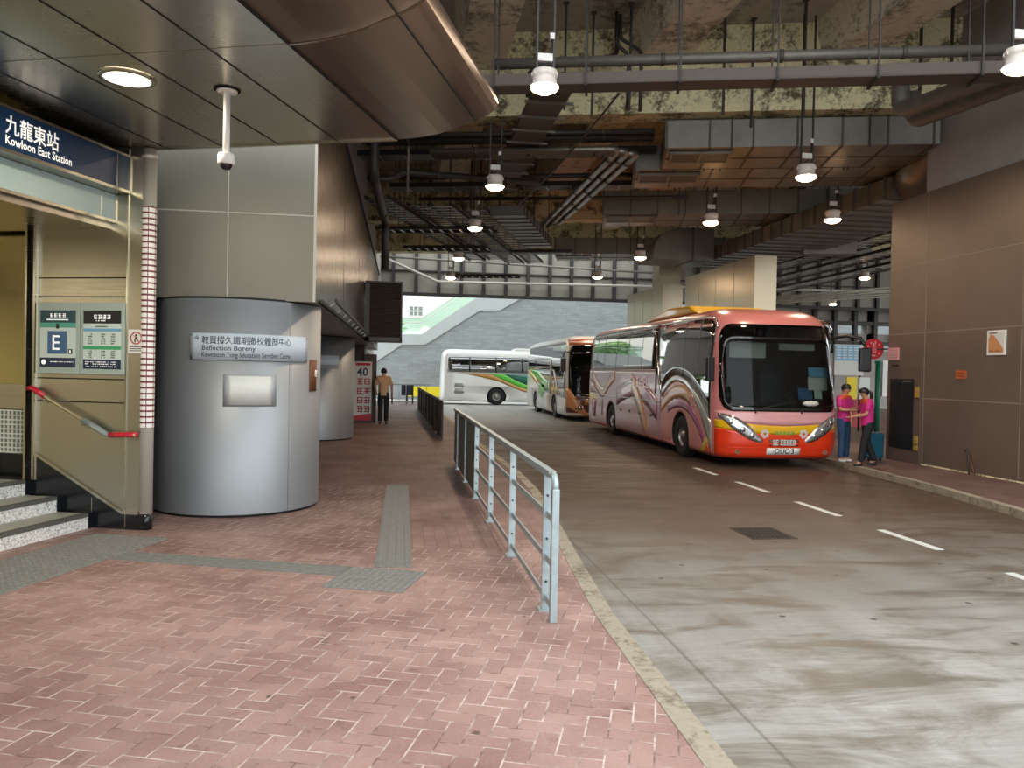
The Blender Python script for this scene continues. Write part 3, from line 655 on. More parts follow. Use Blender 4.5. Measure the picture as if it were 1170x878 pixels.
# gridded grille panel left of the jamb
t = T('grille_panel', 'pale gridded grille panel low on the entrance wall left of the door jamb', 'grille', (-6.7, 7.14, .68), 's')
g = G(); g.box(-7.2, -6.43, 7.125, 7.15, .69, 1.15); t.part('backing', g, 'inkgrey')
g = G()
for i in range(16): u = -7.2+i*.0505; g.box(u, u+.013, 7.114, 7.126, .7, 1.145)
for i in range(10): z = .7+i*.0485; g.box(-7.2, -6.43, 7.112, 7.124, z, z+.013)
t.part('grid', g, 'mesh')
g = G(); g.cyl((-6.5, 7.10, .74), (-6.5, 7.13, .74), .018, n=14); t.part('lock', g, 'blackpl')
# downlight
t = T('downlight', 'glowing round recessed downlight in the metal canopy over the entrance', 'light', (-4.01, 5.30, 3.81), 's')
c = (-4.01, 5.30, 0)
g = G(); g.lathe([(.205, 3.808), (.20, 3.795), (.165, 3.79), (.162, 3.803)], c, n=32); t.part('trim_ring', g, 'trim')
g = G(); g.lathe([(0, 3.797), (.163, 3.797), (.163, 3.803)], c, n=32); t.part('lens', g, 'dlens')
def lamp_light(parent, kind, power, color, loc, size, spread=pi):
    L = bpy.data.lights.new('lamp_glow', 'AREA'); L.shape = 'DISK'; L.size = size; L.energy = power; L.color = color; L.spread = spread
    o = bpy.data.objects.new('lamp_glow', L); COL.objects.link(o); o.parent = parent; o.location = loc; return o
lamp_light(t.e, 'AREA', DOWNLIGHT_W, (1, .90, .72), (0, 0, -.02), .3)
# fill light added inside the entrance, unseen, to warm the steel wall
t = T('lobby_fill_light', 'added warm fill light, unseen, inside the station entrance lobby', 'light', (-9.2, 2.6, 2.99), 's')
g = G(); g.box(-9.7, -8.7, 1.6, 3.6, 2.95, 2.99); t.part('housing', g, 'white')
lamp_light(t.e, 'AREA', LOBBY_FILL_W, (1, .86, .58), (0, 0, -.06), 1.2)
# CCTV dome on a rod
t = T('dome_camera', 'white dome security camera hanging on a rod from the metal canopy', 'camera', (-3.39, 5.64, 3.81), 's')
c = (-3.39, 5.64, 0)
g = G(); g.lathe([(0, 3.808), (.1, 3.808), (.1, 3.802)], c); t.part('ceiling_hole', g, 'dark')
g = G(); g.lathe([(0, 3.788), (.078, 3.788), (.08, 3.80), (.03, 3.80)], c)
for k in range(6): g.cyl((c[0]+.06*cos(k), c[1]+.06*sin(k), 3.782), (c[0]+.06*cos(k), c[1]+.06*sin(k), 3.79), .006, n=6)
t.part('base_plate', g, 'white')
g = G(); g.cyl((c[0], c[1], 3.30), (c[0], c[1], 3.79), .026, n=14); t.part('rod', g, 'white')
g = G(); g.lathe([(0, 3.315), (.058, 3.312), (.064, 3.30), (.064, 3.235), (.055, 3.228), (0, 3.228)], c); t.part('housing', g, 'white')
g = G(); g.lathe([(.048, 3.23), (.044, 3.21), (.03, 3.19), (0, 3.182)], c); t.part('dome', g, 'blackgloss')

# ================================================================== DRUM COLUMNS AND SIGNS
def drum(cx, cy, label):
    t = T('drum_column', label, 'column', (cx, cy, 0), 'w', 'round metal-clad columns under the kiosk')
    g = G(); g.lathe([(.952, .03), (.952, 2.385)], (cx, cy, 0), n=96); g.lathe([(0, 2.385), (.952, 2.385)], (cx, cy, 0), n=96)
    t.part('cladding', g, 'drum')
    g = G(); g.lathe([(.93, 0), (.93, .031)], (cx, cy, 0), n=64); g.lathe([(.93, 2.384), (.93, 2.41)], (cx, cy, 0), n=64); t.part('shadow_gap', g, 'dark')
    g = G()
    for a in (46, 130, -120):
        x, y = cx+.9525*sin(radians(a)), cy-.9525*cos(radians(a)); g.cyl((x, y, .04), (x, y, 2.38), .004, n=6)
    t.part('panel_joint', g, 'bulk'); return t
D1, D2, DR = (-1.958, 9.83), (-2.11, 19.15), .952
drum(D1[0], D1[1], 'large brushed metal drum column carrying the white two-language wayfinding sign')
drum(D2[0], D2[1], 'smaller looking metal drum column behind the first, beside the red banner')
def drumfn(D, a0, z0, r):
    return lambda x, y: (D[0]+r*sin(a0+x/DR), D[1]-r*cos(a0+x/DR), z0+y)
def curved(g, D, a0, a1, z0, z1, r0, r1, n=24):
    A, B = radians(a0), radians(a1)
    f = lambda r, u, z: (D[0]+r*sin(A+(B-A)*u), D[1]-r*cos(A+(B-A)*u), z)
    g.grid(lambda u, v: f(r1, u, z0+(z1-z0)*v), n, 1); g.grid(lambda u, v: f(r0, u, z0+(z1-z0)*v), n, 1)
    for z in (z0, z1): g.grid(lambda u, v: f(r0+(r1-r0)*v, u, z), n, 1, False)
    for u in (0, 1): g.add([f(r0, u, z0), f(r1, u, z0), f(r1, u, z1), f(r0, u, z1)], [(0, 1, 2, 3)], False)
# The wayfinding plate is flat in the middle and follows the drum
t = T('wayfinding_sign', 'white wayfinding sign with arrow and two-language lettering across the drum column', 'sign', (-1.75, 8.95, 1.72), 'w')
g = G(); curved(g, D1, -20.3, 62, 1.722, 2.008, DR+.002, DR+.014); t.part('sign_plate', g, 'signplate')
g = G(); R_ = DR+.0155
a0 = radians(-20.3)
g.text('較買撐久鐵期撤校體部中心', .094, drumfn(D1, a0+.135/DR*1.0, 1.90, R_), width=.86, bold=.0008)
g.text('Beflection Boreny', .077, drumfn(D1, a0+.135/DR, 1.825, R_), width=1.0, bold=.0012)
g.text('Kewnboon Tong Sducation Servibes Cerre', .077, drumfn(D1, a0+.135/DR, 1.752, R_), width=.715, bold=.0012)
f = drumfn(D1, a0, 0, R_)
g.add([f(.115, 1.765), f(.121, 1.765), f(.121, 1.965), f(.115, 1.965)], [(0, 1, 2, 3)], False)
g.text('◁', .06, drumfn(D1, a0+.045/DR, 1.935, R_)); g.add([f(.075, 1.948), f(.1, 1.948), f(.1, 1.958), f(.075, 1.958)], [(0, 1, 2, 3)], False)
t.part('lettering', g, 'inkdark')
for a, z in ((-19.2, 1.99), (-19.2, 1.74), (60.9, 1.99), (60.9, 1.74)):
    A = radians(a); g = G(); g.cyl((D1[0]+(DR+.01)*sin(A), D1[1]-(DR+.01)*cos(A), z), (D1[0]+(DR+.02)*sin(A), D1[1]-(DR+.02)*cos(A), z), .008, n=10); t.part('screw', g, 'pipe_d')
t = T('notice_sheet', 'blank crinkled white notice sheet taped below the sign on the drum column', 'notice', (-1.65, 8.93, 1.23), 'w')
g = G(); curved(g, D1, 1.5, 36, 1.215, 1.565, DR+.0005, DR+.002, 12); t.part('tape_film', g, 'tape')
g = G(); curved(g, D1, 4.5, 32.5, 1.235, 1.55, DR+.002, DR+.004, 12); t.part('sheet', g, 'paper')
g = G(); curved(g, D1, 66, 76, 1.38, 1.75, DR+.001, DR+.012, 5); g.m = 1; curved(g, D1, 73, 76, 1.55, 1.63, DR+.012, DR+.02, 3)
solo('brown_card', g, ['brownc', 'white'], 'narrow brown card stuck on the edge of the near drum column', 'card', (D1[0]+.9, D1[1]-.2, 1.4))
g = G(); curved(g, D2, -2, 42, 1.66, 1.95, DR+.001, DR+.012)
g.m = 1; f = drumfn(D2, radians(-2), 0, DR+.0135)
x = .25
while x < .68: w_ = rng.uniform(.015, .035); g.add([f(x, 1.70), f(x+w_, 1.70), f(x+w_, 1.735), f(x, 1.735)], [(0, 1, 2, 3)], False); x += w_+.008
solo('small_sign', g, ['signplate', 'inkgrey'], 'small pale sign on the second drum column further along the walkway', 'sign', (D2[0], D2[1]-.95, 1.66))

# ladder-like cable tray along the kiosk's lower edge
t = T('cable_ladder', 'thin metal cable ladder sloping along the lower edge of the kiosk side', 'cable ladder', (-.86, 9.9, 2.5), 'w')
g = G(); A_, B_ = (-.97, 9.6, 2.44), (-.97, 26, 2.44); C_, D_ = (-.87, 10.3, 2.52), (-.87, 26, 2.50)
g.bar(A_, B_, .03, .04); t.part('side_rail', g, 'steel_d', label='lower side rail')
g = G(); g.bar(C_, D_, .03, .045); t.part('side_rail', g, 'pipe_d', label='upper side rail')
for i in range(14): y = 10.4+i*1.1; g = G(); g.bar((-.97, y, 2.44), (-.87, y, 2.51), .025, .02); t.part('rung', g, 'ladder')
# louvred box
t = T('louvred_box', 'dark brown louvred ventilation box fixed to the kiosk side above the walkway', 'vent box', (-.52, 20.4, 2.36), 'w')
g = G(); g.box(-.97, -.05, 20.0, 20.9, 2.36, 3.86); t.part('casing', g, 'louvbox')
g = G()
for i in range(24): z = 2.5+i*.056; g.boxm((-.47, 19.97, z), (.78, .06, .012), Matrix.Rotation(radians(35), 3, 'X'))
t.part('louvre_slats', g, 'louvbox')
g = G()
for a in ((-.97, -.86, 2.36, 3.86), (-.09, -.05, 2.36, 3.86), (-.97, -.05, 2.36, 2.46), (-.97, -.05, 3.82, 3.86)): g.box(a[0], a[1], 19.94, 20.0, a[2], a[3])
t.part('frame_edge', g, 'pipe_d')
# red banner beside the walkway
g = G(); g.box(-3.2, -1.2, 24.9, 26.2, 0, 2.40); struct('column_dark', g, 'louvbox')
g = G(); g.box(-1.2, -.82, 24.7, 24.9, 0, 2.12); struct('column_edge', g, 'louvbox')
t = T('banner_stand', 'tall white banner with red characters and a large 40 beside the walkway', 'banner', (-1.22, 24.6, 0), 'w')
g = G(); g.box(-1.49, -.955, 24.60, 24.63, .08, 1.89); t.part('banner_sheet', g, 'paper')
g = G(); g.prism([(-1.49, .08), (-.955, .08), (-.955, .30), (-1.2, .26), (-1.49, .22)], 'xz', 24.590, 24.60); t.part('red_base_print', g, 'signred'); g = G(); g.box(-1.44, -1.0, 24.590, 24.60, 1.77, 1.85); t.part('red_heading_strip', g, 'signred'); g = G()
f = lambda x, y: (x, 24.594, y)
for i, z in enumerate((1.18, .88, .60, .33)):
    for j in range(2): g.glyph(f, -1.42+j*.215, z, .205, rng)
t.part('red_characters', g, 'signred')
g = G(); g.text('40', .36, lambda x, y: (-1.41+x, 24.592, 1.45+y), width=.95, bold=.006); t.part('numeral', g, 'inkn')
g = G(); g.box(-1.5, -.94, 24.58, 24.72, 0, .08); t.part('base', g, 'pipe_d'); g = G(); g.cyl((-1.22, 24.66, .08), (-1.22, 24.66, 1.9), .012, n=8); t.part('support_pole', g, 'pipe_d')

# ================================================================== RAILINGS
def railing(name, label, y0, y1, x0, x1, h, posts, mids, m, panels=(), mp=None):
    t = T(name, label, 'railing', ((x0+x1)/2, (y0+y1)/2, 0), 'w')
    X = lambda y: x0+(x1-x0)*(y-y0)/(y1-y0)
    g = G()
    g.bar((X(y0+.12), y0+.12, h-.02), (X(y1), y1, h-.02), .05, .045)
    g.tube([(X(y0), y0, h-.12), (X(y0), y0+.012, h-.06), (X(y0), y0+.05, h-.025), (X(y0), y0+.13, h-.02)], .025, 8)
    t.part('top_rail', g, m)
    g = G(); g.bar((X(y0), y0, 0), (X(y0), y0, h-.10), .05, .05, (0, 1, 0)); t.part('end_post', g, m, .006)
    for y in posts:
        g = G(); g.box(X(y)-.027, X(y)+.027, y-.012, y+.012, 0, h-.04); g.box(X(y)-.05, X(y)+.05, y-.05, y+.05, 0, .012); p = t.part('post', g, m)
        for z in (.2, .5, .8): g = G(); g.cyl((X(y), y-.018, z), (X(y), y-.008, z), .009, n=8); t.part('bolt', g, 'pipe_d', under=p)
    for z in mids:
        g = G(); g.bar((X(y0), y0, z), (X(y1), y1, z), .012, .045); t.part('mid_rail', g, m)
    for a, b in panels:
        g = G(); g.box(min(X(a), X(b))-.008, max(X(a), X(b))+.008, a, b, .06, h-.05); t.part('infill_panel', g, mp)
    return t
railing('walkway_railing', 'long pale galvanised railing in front along the walkway kerb with open bays', 5.1, 14.05, 1.01, .93, .985, (5.38, 7.0, 8.6, 10.2, 11.7, 13.2), (.09, .37, .67), 'greyrail', ((10.25, 11.65), (11.75, 13.15), (13.25, 14.0)), 'railpanel')
railing('solid_railing', 'dark weathered railing with closed panels further along the walkway', 18.85, 33.5, .94, .64, .93, (20.5, 22.3, 24.1, 25.9, 27.7, 29.5, 31.3, 33.2), (.09,), 'railbrown', [(18.95+1.83*i, 18.95+1.83*i+1.75) for i in range(8)], 'railbrown')
t = T('end_railing', 'low grey railing across the bright far end of the walkway', 'railing', (0, 38.6, 0), 'w')
for z in (.95, .1): g = G(); g.bar((-1.6, 38.2, z), (1.3, 38.9, z), .05, .05); t.part('rail', g, 'greyrail')
for i in range(9): x = -1.5+i*.33; g = G(); y = 38.2+(x+1.6)*.24; g.bar((x, y, 0), (x, y, .95), .03 if i % 3 else .07, .03 if i % 3 else .07, (0, 1, 0)); t.part('baluster', g, 'greyrail' if i % 3 else 'pipe_d')
t = T('notice_post', 'small dark notice on a post behind the end railing', 'sign', (.2, 39.3, 0), 'w')
g = G(); g.cyl((.2, 39.3, 0), (.2, 39.3, .9), .04, n=10); t.part('post', g, 'pipe_d'); g = G(); g.box(-.08, .48, 39.2, 39.25, .4, .95); t.part('notice_panel', g, 'inkn')
t = T('yellow_barrier', 'bright yellow barrier panel across the street in front of the block wall', 'barrier', (1.6, 50.5, -.25), 'w')
g = G(); g.box(.3, 3.4, 50.45, 50.55, .0, .62); t.part('panel', g, 'tyellow')
for x in (.6, 1.9, 3.2): g = G(); g.box(x-.04, x+.04, 50.55, 50.7, -.25, .62); t.part('leg', g, 'pipe_d')
# tactile paving
def tactile(label, fr, x0, x1, y0, y1, kind, along):
    g = G(); g.box(x0, x1, y0, y1, -.02, .006)
    if kind == 'bars':
        n = 4 if along == 'y' else 4
        for i in range(n):
            if along == 'y': c = x0+(x1-x0)*(i+.5)/n; g.box(c-.018, c+.018, y0+.01, y1-.01, .006, .011)
            else: c = y0+(y1-y0)*(i+.5)/n; g.box(x0+.01, x1-.01, c-.015, c+.015, .006, .011)
    else:
        nx, ny = int((x1-x0)/.058), int((y1-y0)/.058)
        for i in range(nx):
            for j in range(ny):
                c = (x0+(i+.5)*(x1-x0)/nx, y0+(j+.5)*(y1-y0)/ny); g.lathe([(.021, .006), (.016, .0105), (0, .0115)], (c[0], c[1], 0), n=6)
    solo('tactile_strip', g, 'tactile', label, 'tactile paving', ((x0+x1)/2, (y0+y1)/2, 0), fr, 'tactile paving on the brick floor')
tactile('wide grey blister paving strip at the foot of the granite steps', 's', -5.36, -4.57, 1.5, 6.73, 'dots', 'y')
tactile('narrow grey ribbed paving strip crossing from the steps to the junction pad', 's', -4.56, -2.51, 5.88, 6.17, 'bars', 'x')
tactile('square grey blister paving pad where the two ribbed strips meet', 's', -2.5, -1.86, 5.55, 6.17, 'dots', 'y')
tactile('grey ribbed paving strip running ahead along the walkway', 'w', -.21, .10, 6.62, 11.35, 'bars', 'y')
# road markings and cover
for i, (y0, y1) in enumerate(((14.25, 15.35), (12.1, 13.3), (10.0, 11.15), (7.95, 9.05), (5.8, 6.95))):
    g = G(); g.box(5.86, 5.97, y0, y1, ROAD_Z, ROAD_Z+.004)
    solo('lane_dash', g, 'paper', ['white lane dash by the front wheel of the pink coach', 'white lane dash second in front of the pink coach', 'white lane dash beside the rusty drain cover, nearer the platform', 'long white lane dash next nearest after the drain cover', 'white lane dash cut off at the picture edge'][i], 'road marking', (5.915, y0, ROAD_Z), 'w', 'white lane dashes')
t = T('drain_cover', 'rusty square drain cover set in the concrete road', 'drain cover', (4.3, 8.9, ROAD_Z), 'w')
g = G(); g.box(4.02, 4.58, 8.58, 9.24, ROAD_Z, ROAD_Z+.006); t.part('frame', g, 'railbrown')
g = G()
for i in range(8):
    for j in range(7): x, y = 4.06+i*.061, 8.63+j*.083; g.box(x, x+.045, y, y+.06, ROAD_Z+.006, ROAD_Z+.014)
t.part('grating', g, 'railbrown')

# ================================================================== CEILING SERVICES
# high-bay lamps
LAMPS = [(1.82, 10.56), (1.82, 16.37), (1.84, 21.2), (1.80, 27.05), (1.87, 32.7), (7.41, 8.77), (7.58, 14.26), (7.58, 18.98), (7.66, 25.2), (7.58, 30.65), (10.26, 17.96), (17.3, 27.9), (21.9, 38.1)]
LLAB = ['glowing high-bay lamp nearest the canopy, hanging over the road', 'glowing high-bay lamp second in the row by the walkway', 'glowing high-bay lamp third in the row by the walkway', 'glowing high-bay lamp fourth in the row by the walkway', 'glowing high-bay lamp last in the row by the walkway',
        'glowing high-bay lamp cut by the picture edge beside the bulkhead', 'glowing high-bay lamp under the large ventilation duct above the coach', 'glowing high-bay lamp under the second ventilation duct', 'glowing high-bay lamp above the roof of the silver coach', 'glowing high-bay lamp smallest in the row over the coaches',
        'glowing high-bay lamp beside the ribbed duct near the pier wall', 'glowing high-bay lamp far off under the ladder trays by the pier wall', 'glowing high-bay lamp lowest in the picture, over the coach roof at the far side']
def make_lamp():
    t = TL('high_bay_lamp', LLAB[0], 'lamp', (LAMPS[0][0], LAMPS[0][1], 5.5), 'w', 'high-bay lamps under the deck')
    g = G(); g.lathe([(0, -.075), (.10, -.062), (.165, -.03), (.195, .01), (.185, .025)], n=28); t.part('lens', g, 'lens')
    g = G(); g.lathe([(.192, .012), (.192, .03), (.165, .06), (.158, .14), (.17, .15), (.175, .2), (.16, .235), (0, .235)], n=28); h = t.part('housing', g, 'lamp_w')
    g = G()
    for k in range(12): a = k*pi/6; g.bar((.172*cos(a), .172*sin(a), .155), (.172*cos(a), .172*sin(a), .2), .012, .02, (cos(a), sin(a), 0))
    t.part('cooling_fin', g, 'lamp_w', under=h)
    g = G(); g.tube([(-.05, 0, .235), (-.05, 0, .27), (.0, 0, .30), (.06, 0, .36), (.09, .0, .5), (.09, 0, .72)], .012, 8); t.part('cable', g, 'steel_d')
    g = G(); g.box(-.10, .10, -.03, .03, .36, .46); t.part('gear_plate', g, 'white')
    g = G(); g.box(.06, .12, -.035, .035, .66, .74); t.part('junction_box', g, 'white')
    for x in (-.11, .12): g = G(); g.box(x-.015, x+.015, -.015, .015, .2, 3.1); t.part('hanger_rod', g, 'pipe_d')
    lamp_light(t.e, 'AREA', LAMP_W, (1, .78, .56), (0, 0, -.09), .36)
    return t.e
lamp0 = make_lamp()
for i, (x, y) in enumerate(LAMPS):
    e = lamp0 if i == 0 else copy_tree(lamp0)
    e.location = (x, y, 5.5); e['label'] = LLAB[i]
# ducts, in the grid of the cross beams
def duct(label, p0, p1, q0, q1, z0, z1, step, grilles=(), fr='c', under='ductrust', longi=True, group='ventilation ducts under the deck'):
    t = T('ventilation_duct', label, 'duct', ((p0+p1)/2, (q0+q1)/2, z0), fr, group)
    g = G(); g.box(p0, p1, q0, q1, z0, z1); g.mi[-6:] = [1, 0, 0, 0, 0, 0]; t.part('duct_body', g, ['duct', under])
    g = G(); k = (p0 if longi else q0)+.03; e = p1 if longi else q1; i = 0
    while k < e:
        if longi: g.box(k-.018, k+.018, q0-.022, q1+.022, z0-.022, z1+.02)
        else: g.box(p0-.022, p1+.022, k-.018, k+.018, z0-.022, z1+.02)
        k += step
    g2 = (q0+q1)/2 if longi else (p0+p1)/2
    if longi: g.box(p0, p1, g2-.012, g2+.012, z0-.015, z0)
    t.part('flange_ring', g, 'flange')
    for a, b in grilles:
        g = G(); zz = z0-.03
        g.box(a, b, q0+.25, q0+.95, zz-.02, zz+.01); gp = t.part('grille', g, 'pipe_d')
        g = G()
        for (xa, xb, ya, yb) in ((a, b, q0+.22, q0+.28), (a, b, q0+.92, q0+.98), (a-.03, a+.03, q0+.22, q0+.98), (b-.03, b+.03, q0+.22, q0+.98), ((a+b)/2-.02, (a+b)/2+.02, q0+.22, q0+.98)): g.box(xa, xb, ya, yb, zz-.035, zz+.02)
        t.part('grille_frame', g, 'pipe', under=gp)
    # hangers
    for f_ in (.25, .75):
        k = (p0+(p1-p0)*f_) if longi else (q0+(q1-q0)*f_); g = G()
        for s_ in ((q0-.05, q1+.05) if longi else (p0-.05, p1+.05)):
            if longi: g.box(k-.012, k+.012, s_-.012, s_+.012, z0-.05, 8.62)
            else: g.box(s_-.012, s_+.012, k-.012, k+.012, z0-.05, 8.62)
        t.part('hanger_rod', g, 'pipe_d')
    return t
duct('large grey ventilation duct with rust-stained underside behind the stained cross beam', 1.0, 6.3, 16.42, 18.1, 6.3, 6.86, .86, ((1.15, 2.35),))
duct('lower tier duct with a grille close behind the large grey duct', .42, 6.6, 18.16, 19.9, 6.3, 6.84, .86, ((.55, 1.9),))
duct('second ventilation duct across the street, with dark front face and grille', -.35, 8.4, 23.1, 25.0, 6.3, 6.98, .78, ((-.25, 1.2),))
duct('third and furthest low cross duct with pale underside panels', -2.3, 9.5, 30.7, 32.6, 6.3, 6.92, .8, ((-2.2, -.9),), under='duct')
# ribbed duct running along the street by the pier wall
t = T('ventilation_duct', 'ribbed duct running along the street beside the pier wall top', 'duct', (11.6, 22, 5.75), 'w', 'ventilation ducts under the deck')
g = G(); g.box(10.75, 13.2, 16.4, 28.5, 5.75, 6.22); t.part('duct_body', g, 'ductrust')
g = G(); y = 16.6
while y < 28.5: g.box(10.72, 13.23, y-.03, y+.03, 5.72, 6.25); y += .62
t.part('flange_ring', g, 'flange')
g = G(); g.tube([(11.3, 15.1, 7.2), (11.3, 15.4, 6.7), (11.3, 15.9, 6.3), (11.3, 16.5, 6.05)], [.62, .62, .55, .45], 20); t.part('elbow', g, 'duct')
# diagonal flat duct in the station's direction, left of the middle
A0 = to_frame((2.75, 21.6, 0), 's'); B0 = to_frame((4.35, 27.2, 0), 's')
duct('flat ribbed duct slanting across under the ladder trays', A0.x-.46, A0.x+.46, A0.y, B0.y, 6.0, 6.25, .58, fr='s', longi=False, under='duct')
# riser column and curved duct over the piers
g = G(); g.box(6.0, 7.6, 26.0, 26.5, 5.6, 8.6); struct('column_drop', g, 'bulk', 'c')
t = T('curved_duct', 'rounded grey duct elbow above the metal-clad pier', 'duct', (10.2, 27.3, 6), 'w')
g = G(); g.prism([(8.5, 5.7)]+[(8.5+1.0-1.0*cos(a), 5.9+.9*sin(a)) for a in [k*pi/16 for k in range(9)]]+[(10.68, 6.8), (10.68, 5.7)], 'xz', 26.4, 28.2); t.part('elbow', g, 'duct')
g = G(); g.box(9.9, 9.94, 26.37, 28.2, 5.68, 6.83); t.part('flange_ring', g, 'flange')
for y in (26.8, 27.8): g = G(); g.box(10.2, 10.23, y, y+.03, 6.75, 8.62); t.part('hanger_rod', g, 'pipe_d')
# front cable tray with pipes above, just behind the nearest lamp
t = T('cable_tray', 'long brownish cable tray crossing the street in front of the stained cross beam', 'cable tray', (3, 12.33, 6.1), 'c')
g = G(); g.box(-2.4, 7.1, 12.15, 12.55, 6.09, 6.11); g.box(-2.4, 7.1, 12.15, 12.17, 6.1, 6.27); g.box(-2.4, 7.1, 12.53, 12.55, 6.1, 6.27); t.part('tray_body', g, 'traym')
for i in range(7):
    p = -1.9+i*1.42; g = G(); g.box(p-.02, p+.02, 12.1, 12.6, 6.05, 6.09); g.box(p-.012, p+.012, 12.10, 12.125, 6.05, 8.6); g.box(p-.012, p+.012, 12.575, 12.6, 6.05, 8.6); t.part('hanger', g, 'pipe_d')
def pipe(label, pts, r, m, fr='c', clamps=0, name='service_pipe', n=12, group='service pipes under the deck'):
    P = [Vector(p) for p in pts]; t = T(name, label, 'pipe', P[0], fr, group)
    # soften the corners
    Q = [P[0]]
    for a, b, c in zip(P, P[1:], P[2:]):
        d1 = min((a-b).length, (c-b).length)*.45; d1 = min(d1, r*3.2); u1 = (a-b).normalized()*d1; u2 = (c-b).normalized()*d1
        for k in range(6): s = k/5; Q.append(b+u1*(1-s)**2+u2*s**2)
    Q.append(P[-1]); g = G(); g.tube(Q, r, n); t.part('pipe_run', g, m)
    if clamps:
        for a, b in zip(P, P[1:]):
            L = (b-a).length; k = int(L/clamps)
            for i in range(k):
                s = (i+.5)/k; c = a+(b-a)*s; d = (b-a).normalized(); g = G(); g.cyl(c-d*.03, c+d*.03, r*1.18, n=n)
                t.part('clamp', g, 'flange')
    return t
pipe('upper grey water pipe crossing in front of the stained beam', [(-2.0, 12.65, 6.62), (7.0, 12.65, 6.62)], .085, 'pipe', clamps=1.7)
pipe('lower grey water pipe crossing just above the cable tray', [(-2.0, 13.0, 6.50), (6.9, 13.0, 6.50)], .085, 'pipe_d', clamps=2.1)
pipe('thin conduit crossing under the water pipes', [(-2.0, 12.9, 6.30), (3.0, 12.9, 6.30)], .03, 'pipe')
pipe('grey pipe bending along the top of the bulkhead', [(8.72, 13.1, 7.0), (8.72, 13.1, 6.45), (9.1, 11.2, 6.45), (9.65, 8.4, 6.45)], .15, 'pipe', 'w')
pipe('second grey pipe bending beside the bulkhead', [(9.2, 13.45, 6.95), (9.2, 13.45, 6.4), (9.6, 11.3, 6.4), (10.15, 8.4, 6.4)], .13, 'pipe', 'w')
for i in range(3):
    x = 4.42+i*.24; z = 6.4
    a = to_frame((x, 16.2+.12*i, z), 'c'); b = to_frame((x-.1, 25.9-i*.7, z), 'c')
    pipe(['foil-lagged pipe bending into the street direction, inner of the trio', 'foil-lagged pipe bending into the street direction, middle of the trio', 'foil-lagged pipe bending into the street direction, outer of the trio'][i],
         [(-4.0, a.y, z), (a.x, a.y, z), (b.x, b.y, z)], .075, 'lagging', clamps=1.4)
# dark cable runs behind the canopy edge
for i, (q, z, r) in enumerate(((16.75, 6.75, .05), (17.0, 6.72, .07), (17.35, 6.75, .05), (19.6, 6.55, .06), (22.3, 6.6, .05))):
    pipe(['dark conduit behind the canopy edge, uppermost', 'thick dark pipe behind the canopy edge', 'thin dark conduit further behind the canopy edge', 'dark pipe crossing above the second lamp', 'thin dark pipe crossing above the third lamp'][i], [(-5.6, q, z), (.8 if i < 3 else 2.0, q, z)], r, 'pipe_d', clamps=1.9)
for i, (q, z) in enumerate(((17.9, 6.66), (20.6, 6.55), (28.4, 6.0))):
    t = T('cable_tray', ['perforated dark cable tray across behind the canopy edge', 'dark cable tray across above the second walkway lamp', 'dark cable tray across near the ladder trays'][i], 'cable tray', (-2, q, z), 'c', 'dark cable trays')
    g = G(); g.box(-6, .9 if i < 2 else -1.5, q, q+.5, z, z+.015); g.box(-6, .9 if i < 2 else -1.5, q, q+.012, z, z+.12); t.part('tray_body', g, 'steel_d')
    g = G()
    for k in range(10): p = -5.5+k*.62; g.box(p, p+.025, q-.02, q+.52, z-.03, z); 
    t.part('cross_bar', g, 'ladder')
# banded flat conduit cover running along the street above the second lamp
t = T('cable_trunking', 'flat brown trunking with cross straps running along the street past the nearest lamp', 'trunking', (2.45, 15, 6.4), 'w')
g = G(); g.box(2.15, 2.80, 13.3, 20.8, 6.50, 6.62); t.part('trunking_body', g, 'traym')
for i in range(9): y = 13.9+i*.84; g = G(); g.box(2.05, 2.92, y, y+.06, 6.46, 6.50); t.part('strap', g, 'pipe')
# slanting hanging wire
g = G(); a, b = Vector((3.3, 12.2, 6.1)), Vector((2.9, 20.5, 6.05)); g.tube([a+(b-a)*k/8-Vector((0, 0, .12*(1-(2*k/8-1)**2))) for k in range(9)], .016, 6)
solo('sagging_cable', g, 'pipe_d', 'thin black cable sagging diagonally from the front tray', 'cable', a)
# zinc ladder trays left of the middle
def ladder(label, fr, p0, p1, q0, q1, z, along, step, wd=.03):
    t = T('ladder_tray', label, 'cable tray', ((p0+p1)/2, (q0+q1)/2, z), fr, 'zinc ladder trays')
    for s_ in (0, 1):
        g = G()
        if along == 'q': x = p0 if s_ == 0 else p1; g.box(x-.02, x+.02, q0, q1, z, z+.1)
        else: y = q0 if s_ == 0 else q1; g.box(p0, p1, y-.02, y+.02, z, z+.1)
        t.part('side_rail', g, 'steel_d')
    for f_ in (.2, .8):
        g = G()
        if along == 'q': k = q0+(q1-q0)*f_; [g.box(x-.01, x+.01, k-.01, k+.01, z+.05, 8.62) for x in (p0, p1)]
        else: k = p0+(p1-p0)*f_; [g.box(k-.01, k+.01, y-.01, y+.01, z+.05, 8.62) for y in (q0, q1)]
        t.part('hanger', g, 'pipe_d')
    k = (q0 if along == 'q' else p0)+step/2; n_ = 0
    g = G()
    while k < (q1 if along == 'q' else p1):
        if along == 'q': g.box(p0, p1, k-wd, k+wd, z+.01, z+.035)
        else: g.box(k-wd, k+wd, q0, q1, z+.01, z+.035)
        k += step
    t.part('rungs', g, 'ladder').__setitem__('kind', 'stuff')
